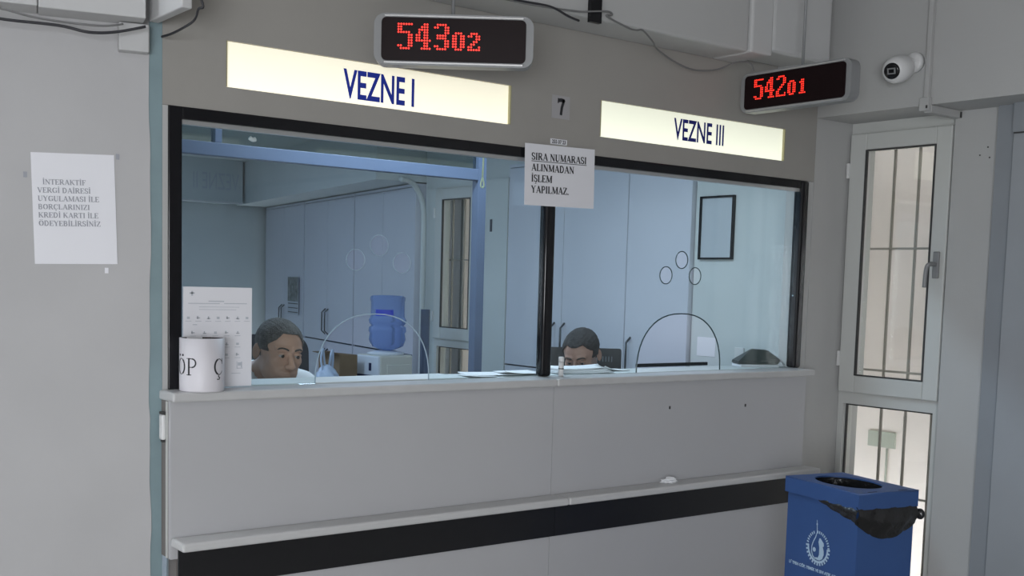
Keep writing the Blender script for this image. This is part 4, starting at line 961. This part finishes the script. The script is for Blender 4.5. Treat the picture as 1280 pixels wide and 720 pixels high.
def person(name, label, hc, sc, yaw, pitch, roll, torso_yaw, lean, msk, mhair, hairfun, mshirt, collar, browm=True, up=0.0):
    """hc: head centre in the world. figure space = torso space, origin at head centre, torso facing -y"""
    root = thing(name, label, 'person', (hc[0], hc[1], 0), torso_yaw)
    Rh = (Matrix.Rotation(yaw-torso_yaw, 3, 'Z') @ Matrix.Rotation(pitch, 3, 'X') @ Matrix.Rotation(roll, 3, 'Y'))
    RI = np.array(Rh.transposed(), np.float32)
    z0 = hc[2]
    def tohead(P): return (P @ RI.T)/sc
    nb = np.array((0, lean, -.165+up), np.float32)   # base of neck
    hipz = .64-z0; hy = lean+.10
    def torso(P):
        S_ = P.copy(); S_[..., 0] = np.abs(S_[..., 0])
        t = cap(P, (0, hy, hipz), (0, lean+.05, -.34+up), .125, .135)
        t = smin(t, ell(P, (0, lean+.03, -.30+up), (.165, .105, .14)), .06)
        t = smin(t, cap(S_, (.03, lean+.02, -.175+up), (.165, lean+.02, -.215+up), .050, .052), .05)
        return t
    def arms(P):
        S_ = P.copy(); S_[..., 0] = np.abs(S_[..., 0])
        t = cap(S_, (.185, lean+.02, -.225+up), (.22, lean-.04, -.47), .046, .038)
        return smin(t, cap(S_, (.22, lean-.04, -.47), (.13, lean-.20, -.44), .037, .027), .02)
    def body(P):
        Q = tohead(P); h = head_sdf(Q)*sc
        Rn = np.array(Rh, np.float32) @ np.array((0, .035, -.055), np.float32)*sc
        n = cap(P, Rn, nb, .052, .058); n = smax(n, P[..., 2]-.2, .01)
        d_ = smin(h, n, .022); d_ = smin(d_, torso(P), .03); d_ = smin(d_, arms(P), .02)
        S_ = P.copy(); S_[..., 0] = np.abs(S_[..., 0])
        hand = ell(S_, (.105, lean-.245, -.435), (.036, .045, .017)); d_ = smin(d_, hand, .015)
        for k, (fx, fl) in enumerate(((.075, .060), (.092, .072), (.110, .075), (.128, .062))):
            d_ = smin(d_, cap(S_, (fx+.004, lean-.275, -.435), (fx, lean-.275-fl, -.450), .0095, .008), .006)
        d_ = smin(d_, cap(S_, (.078, lean-.235, -.433), (.048, lean-.275, -.442), .011, .009), .006)
        d_ = smin(d_, cap(S_, (.085, hy, hipz), (.11, hy-.42, hipz-.02), .085, .055), .04)
        d_ = smin(d_, cap(S_, (.11, hy-.42, hipz-.02), (.11, hy-.38, .10-z0), .055, .038), .02)
        d_ = smin(d_, cap(S_, (.11, hy-.37, .05-z0), (.115, hy-.52, .035-z0), .040, .032), .02)
        return d_
    xs = axis(-.34, .34, -.115, .115, .013, .0036); ys = axis(min(lean-.40, hy-.60), hy+.20, -.135, .125, .013, .0036); zs = axis(-z0-.01, .16, -.135, .155, .013, .0036)
    me = nets(body, xs, ys, zs); o = link('body', me, msk, root, True); o.location = (0, 0, z0)
    # hair shell
    def hair(P):
        Q = tohead(P); th, region = hairfun(Q); S_ = Q
        base = ell(Q, (0, .014, .036), (.076, .096, .082)); base = smin(base, ell(Q, (0, -.022, .030), (.066, .068, .066)), .03)
        return smax((base-th)*sc, region*sc, .004)
    g = np.arange(-.135, .14, .0036); me = nets(hair, g, g, np.arange(-.10, .165, .0036)); h = link('hair', me, mhair, o, True)
    # eyes, brows in head space
    def hs(nm, bm, m_, par=o):
        q_ = link(nm, bm, m_, par, True); q_.matrix_parent_inverse = Matrix.Identity(4); q_.rotation_euler = Rh.to_euler(); q_.scale = (sc,)*3; return q_
    for s_ in (-1, 1):
        b = bmesh.new(); bmesh.ops.create_uvsphere(b, u_segments=20, v_segments=12, radius=.0118)
        for v in b.verts: v.co += Vector((s_*.031, -.0825, .001))
        e = hs('eye', b, M['eyewhite'])
        b = bmesh.new(); bmesh.ops.create_uvsphere(b, u_segments=16, v_segments=8, radius=.0068)
        for v in b.verts: v.co = Vector((v.co.x, v.co.y*.45, v.co.z)) + Vector((s_*.031+.0015, -.0925, -.003))
        i_ = link('iris', b, M['iris'], e, True)
        b = bmesh.new(); tube_bm(b, smooth_path([(s_*.012, -.099, .0195), (s_*.024, -.0985, .0245), (s_*.038, -.092, .0255), (s_*.050, -.080, .019)]), [.0022]+[.0036]*8+[.0034]*9+[.0015], 6)
        if browm: hs('eyebrow', b, M['brow'])
    # shirt
    def shirt(P):
        t = smin(torso(P), arms(P), .02)-.012
        Rn = np.array(Rh, np.float32) @ np.array((0, .035, -.055), np.float32)*sc
        n = cap(P, Rn, nb, .052, .058)
        col = smax(cap(P, nb+np.array((0, .0, -.02), np.float32), nb+np.array((0, -.008, .045), np.float32), .074, .066), (P[..., 2]-(nb[2]+collar)+ (P[..., 1]-lean)*-.35), .004)
        t = smin(t, col, .012)
        inner = smin(n-.006, 1e3+0*n, .01)
        t = smax(t, -(n-.004)+0*(P[..., 2] > -.16), .003)
        t = smax(t, -cap(P, nb+np.array((0, -.055, -.02), np.float32), nb+np.array((0, -.085, .06), np.float32), .012, .034), .004)   # open neck
        return smax(t, -(P[..., 1]-(lean-.185)), .01)
    me = nets(shirt, axis(-.34, .34, -.13, .13, .012, .007), axis(lean-.30, hy+.20, lean-.12, lean+.12, .012, .007), axis(hipz-.05, .0, -.22, -.06, .012, .005))
    q_ = link('shirt', me, mshirt, o, True)
    return root
def hairreg(x, y, z, top, tx, edge):
    front = -(z-(top-1.1*np.clip(x-tx, 0, .1)))                 # above the hairline
    temple = -(y+edge+.35*(.06-z))                               # behind the temple line
    low = -(z-np.where(y < .0, .004, .004-1.5*np.clip(y, 0, .03)))     # above ear level in front, down the nape behind
    return smax(low, smin(front, temple, .012), .006)
def hair1(Q):   # short grey crop
    x = np.abs(Q[..., 0]); y = Q[..., 1]; z = Q[..., 2]
    return .0045+.0012*np.sin(x*300)*np.sin(z*280), hairreg(x, y, z, .076, .030, .030)
def hair2(Q):   # dark, slightly receding temples
    x = np.abs(Q[..., 0]); y = Q[..., 1]; z = Q[..., 2]
    return .007+.0015*np.sin(x*260)*np.sin(z*240), hairreg(x, y, z, .072+.25*np.clip(x-.010, 0, .03), .040, .026)
person('person', 'seated clerk with short grey hair and white shirt, looking down', (.572, .43, 1.180), .97, math.radians(1), math.radians(7), math.radians(5), math.radians(4), .11, M['skin'], M['hair_grey'], hair1, M['shirt'], .035, up=.072)
person('person', 'seated clerk with dark hair, head bowed behind the papers', (2.045, .47, 1.142), .93, math.radians(-60), math.radians(22), math.radians(-2), math.radians(-40), .09, M['skin2'], M['hair_dark'], hair2, M['shirt'], .03)
office_chair(.672, .71, math.radians(-14), 1.215, .40, M['chairnavy'], 'dark navy office chair behind the grey haired clerk', hh=.62)
office_chair(2.20, .62, math.radians(-37), 1.150, .37, M['chairblack'], 'black office chair with slotted back behind the bowed clerk', slots=True)
# assumed glowing fixtures for the office tube lights, placed out of view
for x, y, lab in ((1.5, .75, 'nearest assumed fluorescent fixture on the office ceiling'), (0.45, 2.6, 'middle assumed fluorescent fixture on the office ceiling'), (0.9, 5.2, 'farthest assumed fluorescent fixture on the office ceiling')):
    f = thing('assumed_ceiling_light', lab, 'light', (x, y, 2.549)); box('fixture_body', M['white'], -.62, .62, -.09, .09, -.05, 0, f, .004)
    box('diffuser', mat('lit_diffuser', (.8, .85, .9), .5, emit=(.75, .9, 1.0), estr=3.0), -.60, .60, -.075, .075, -.058, -.0505, f)
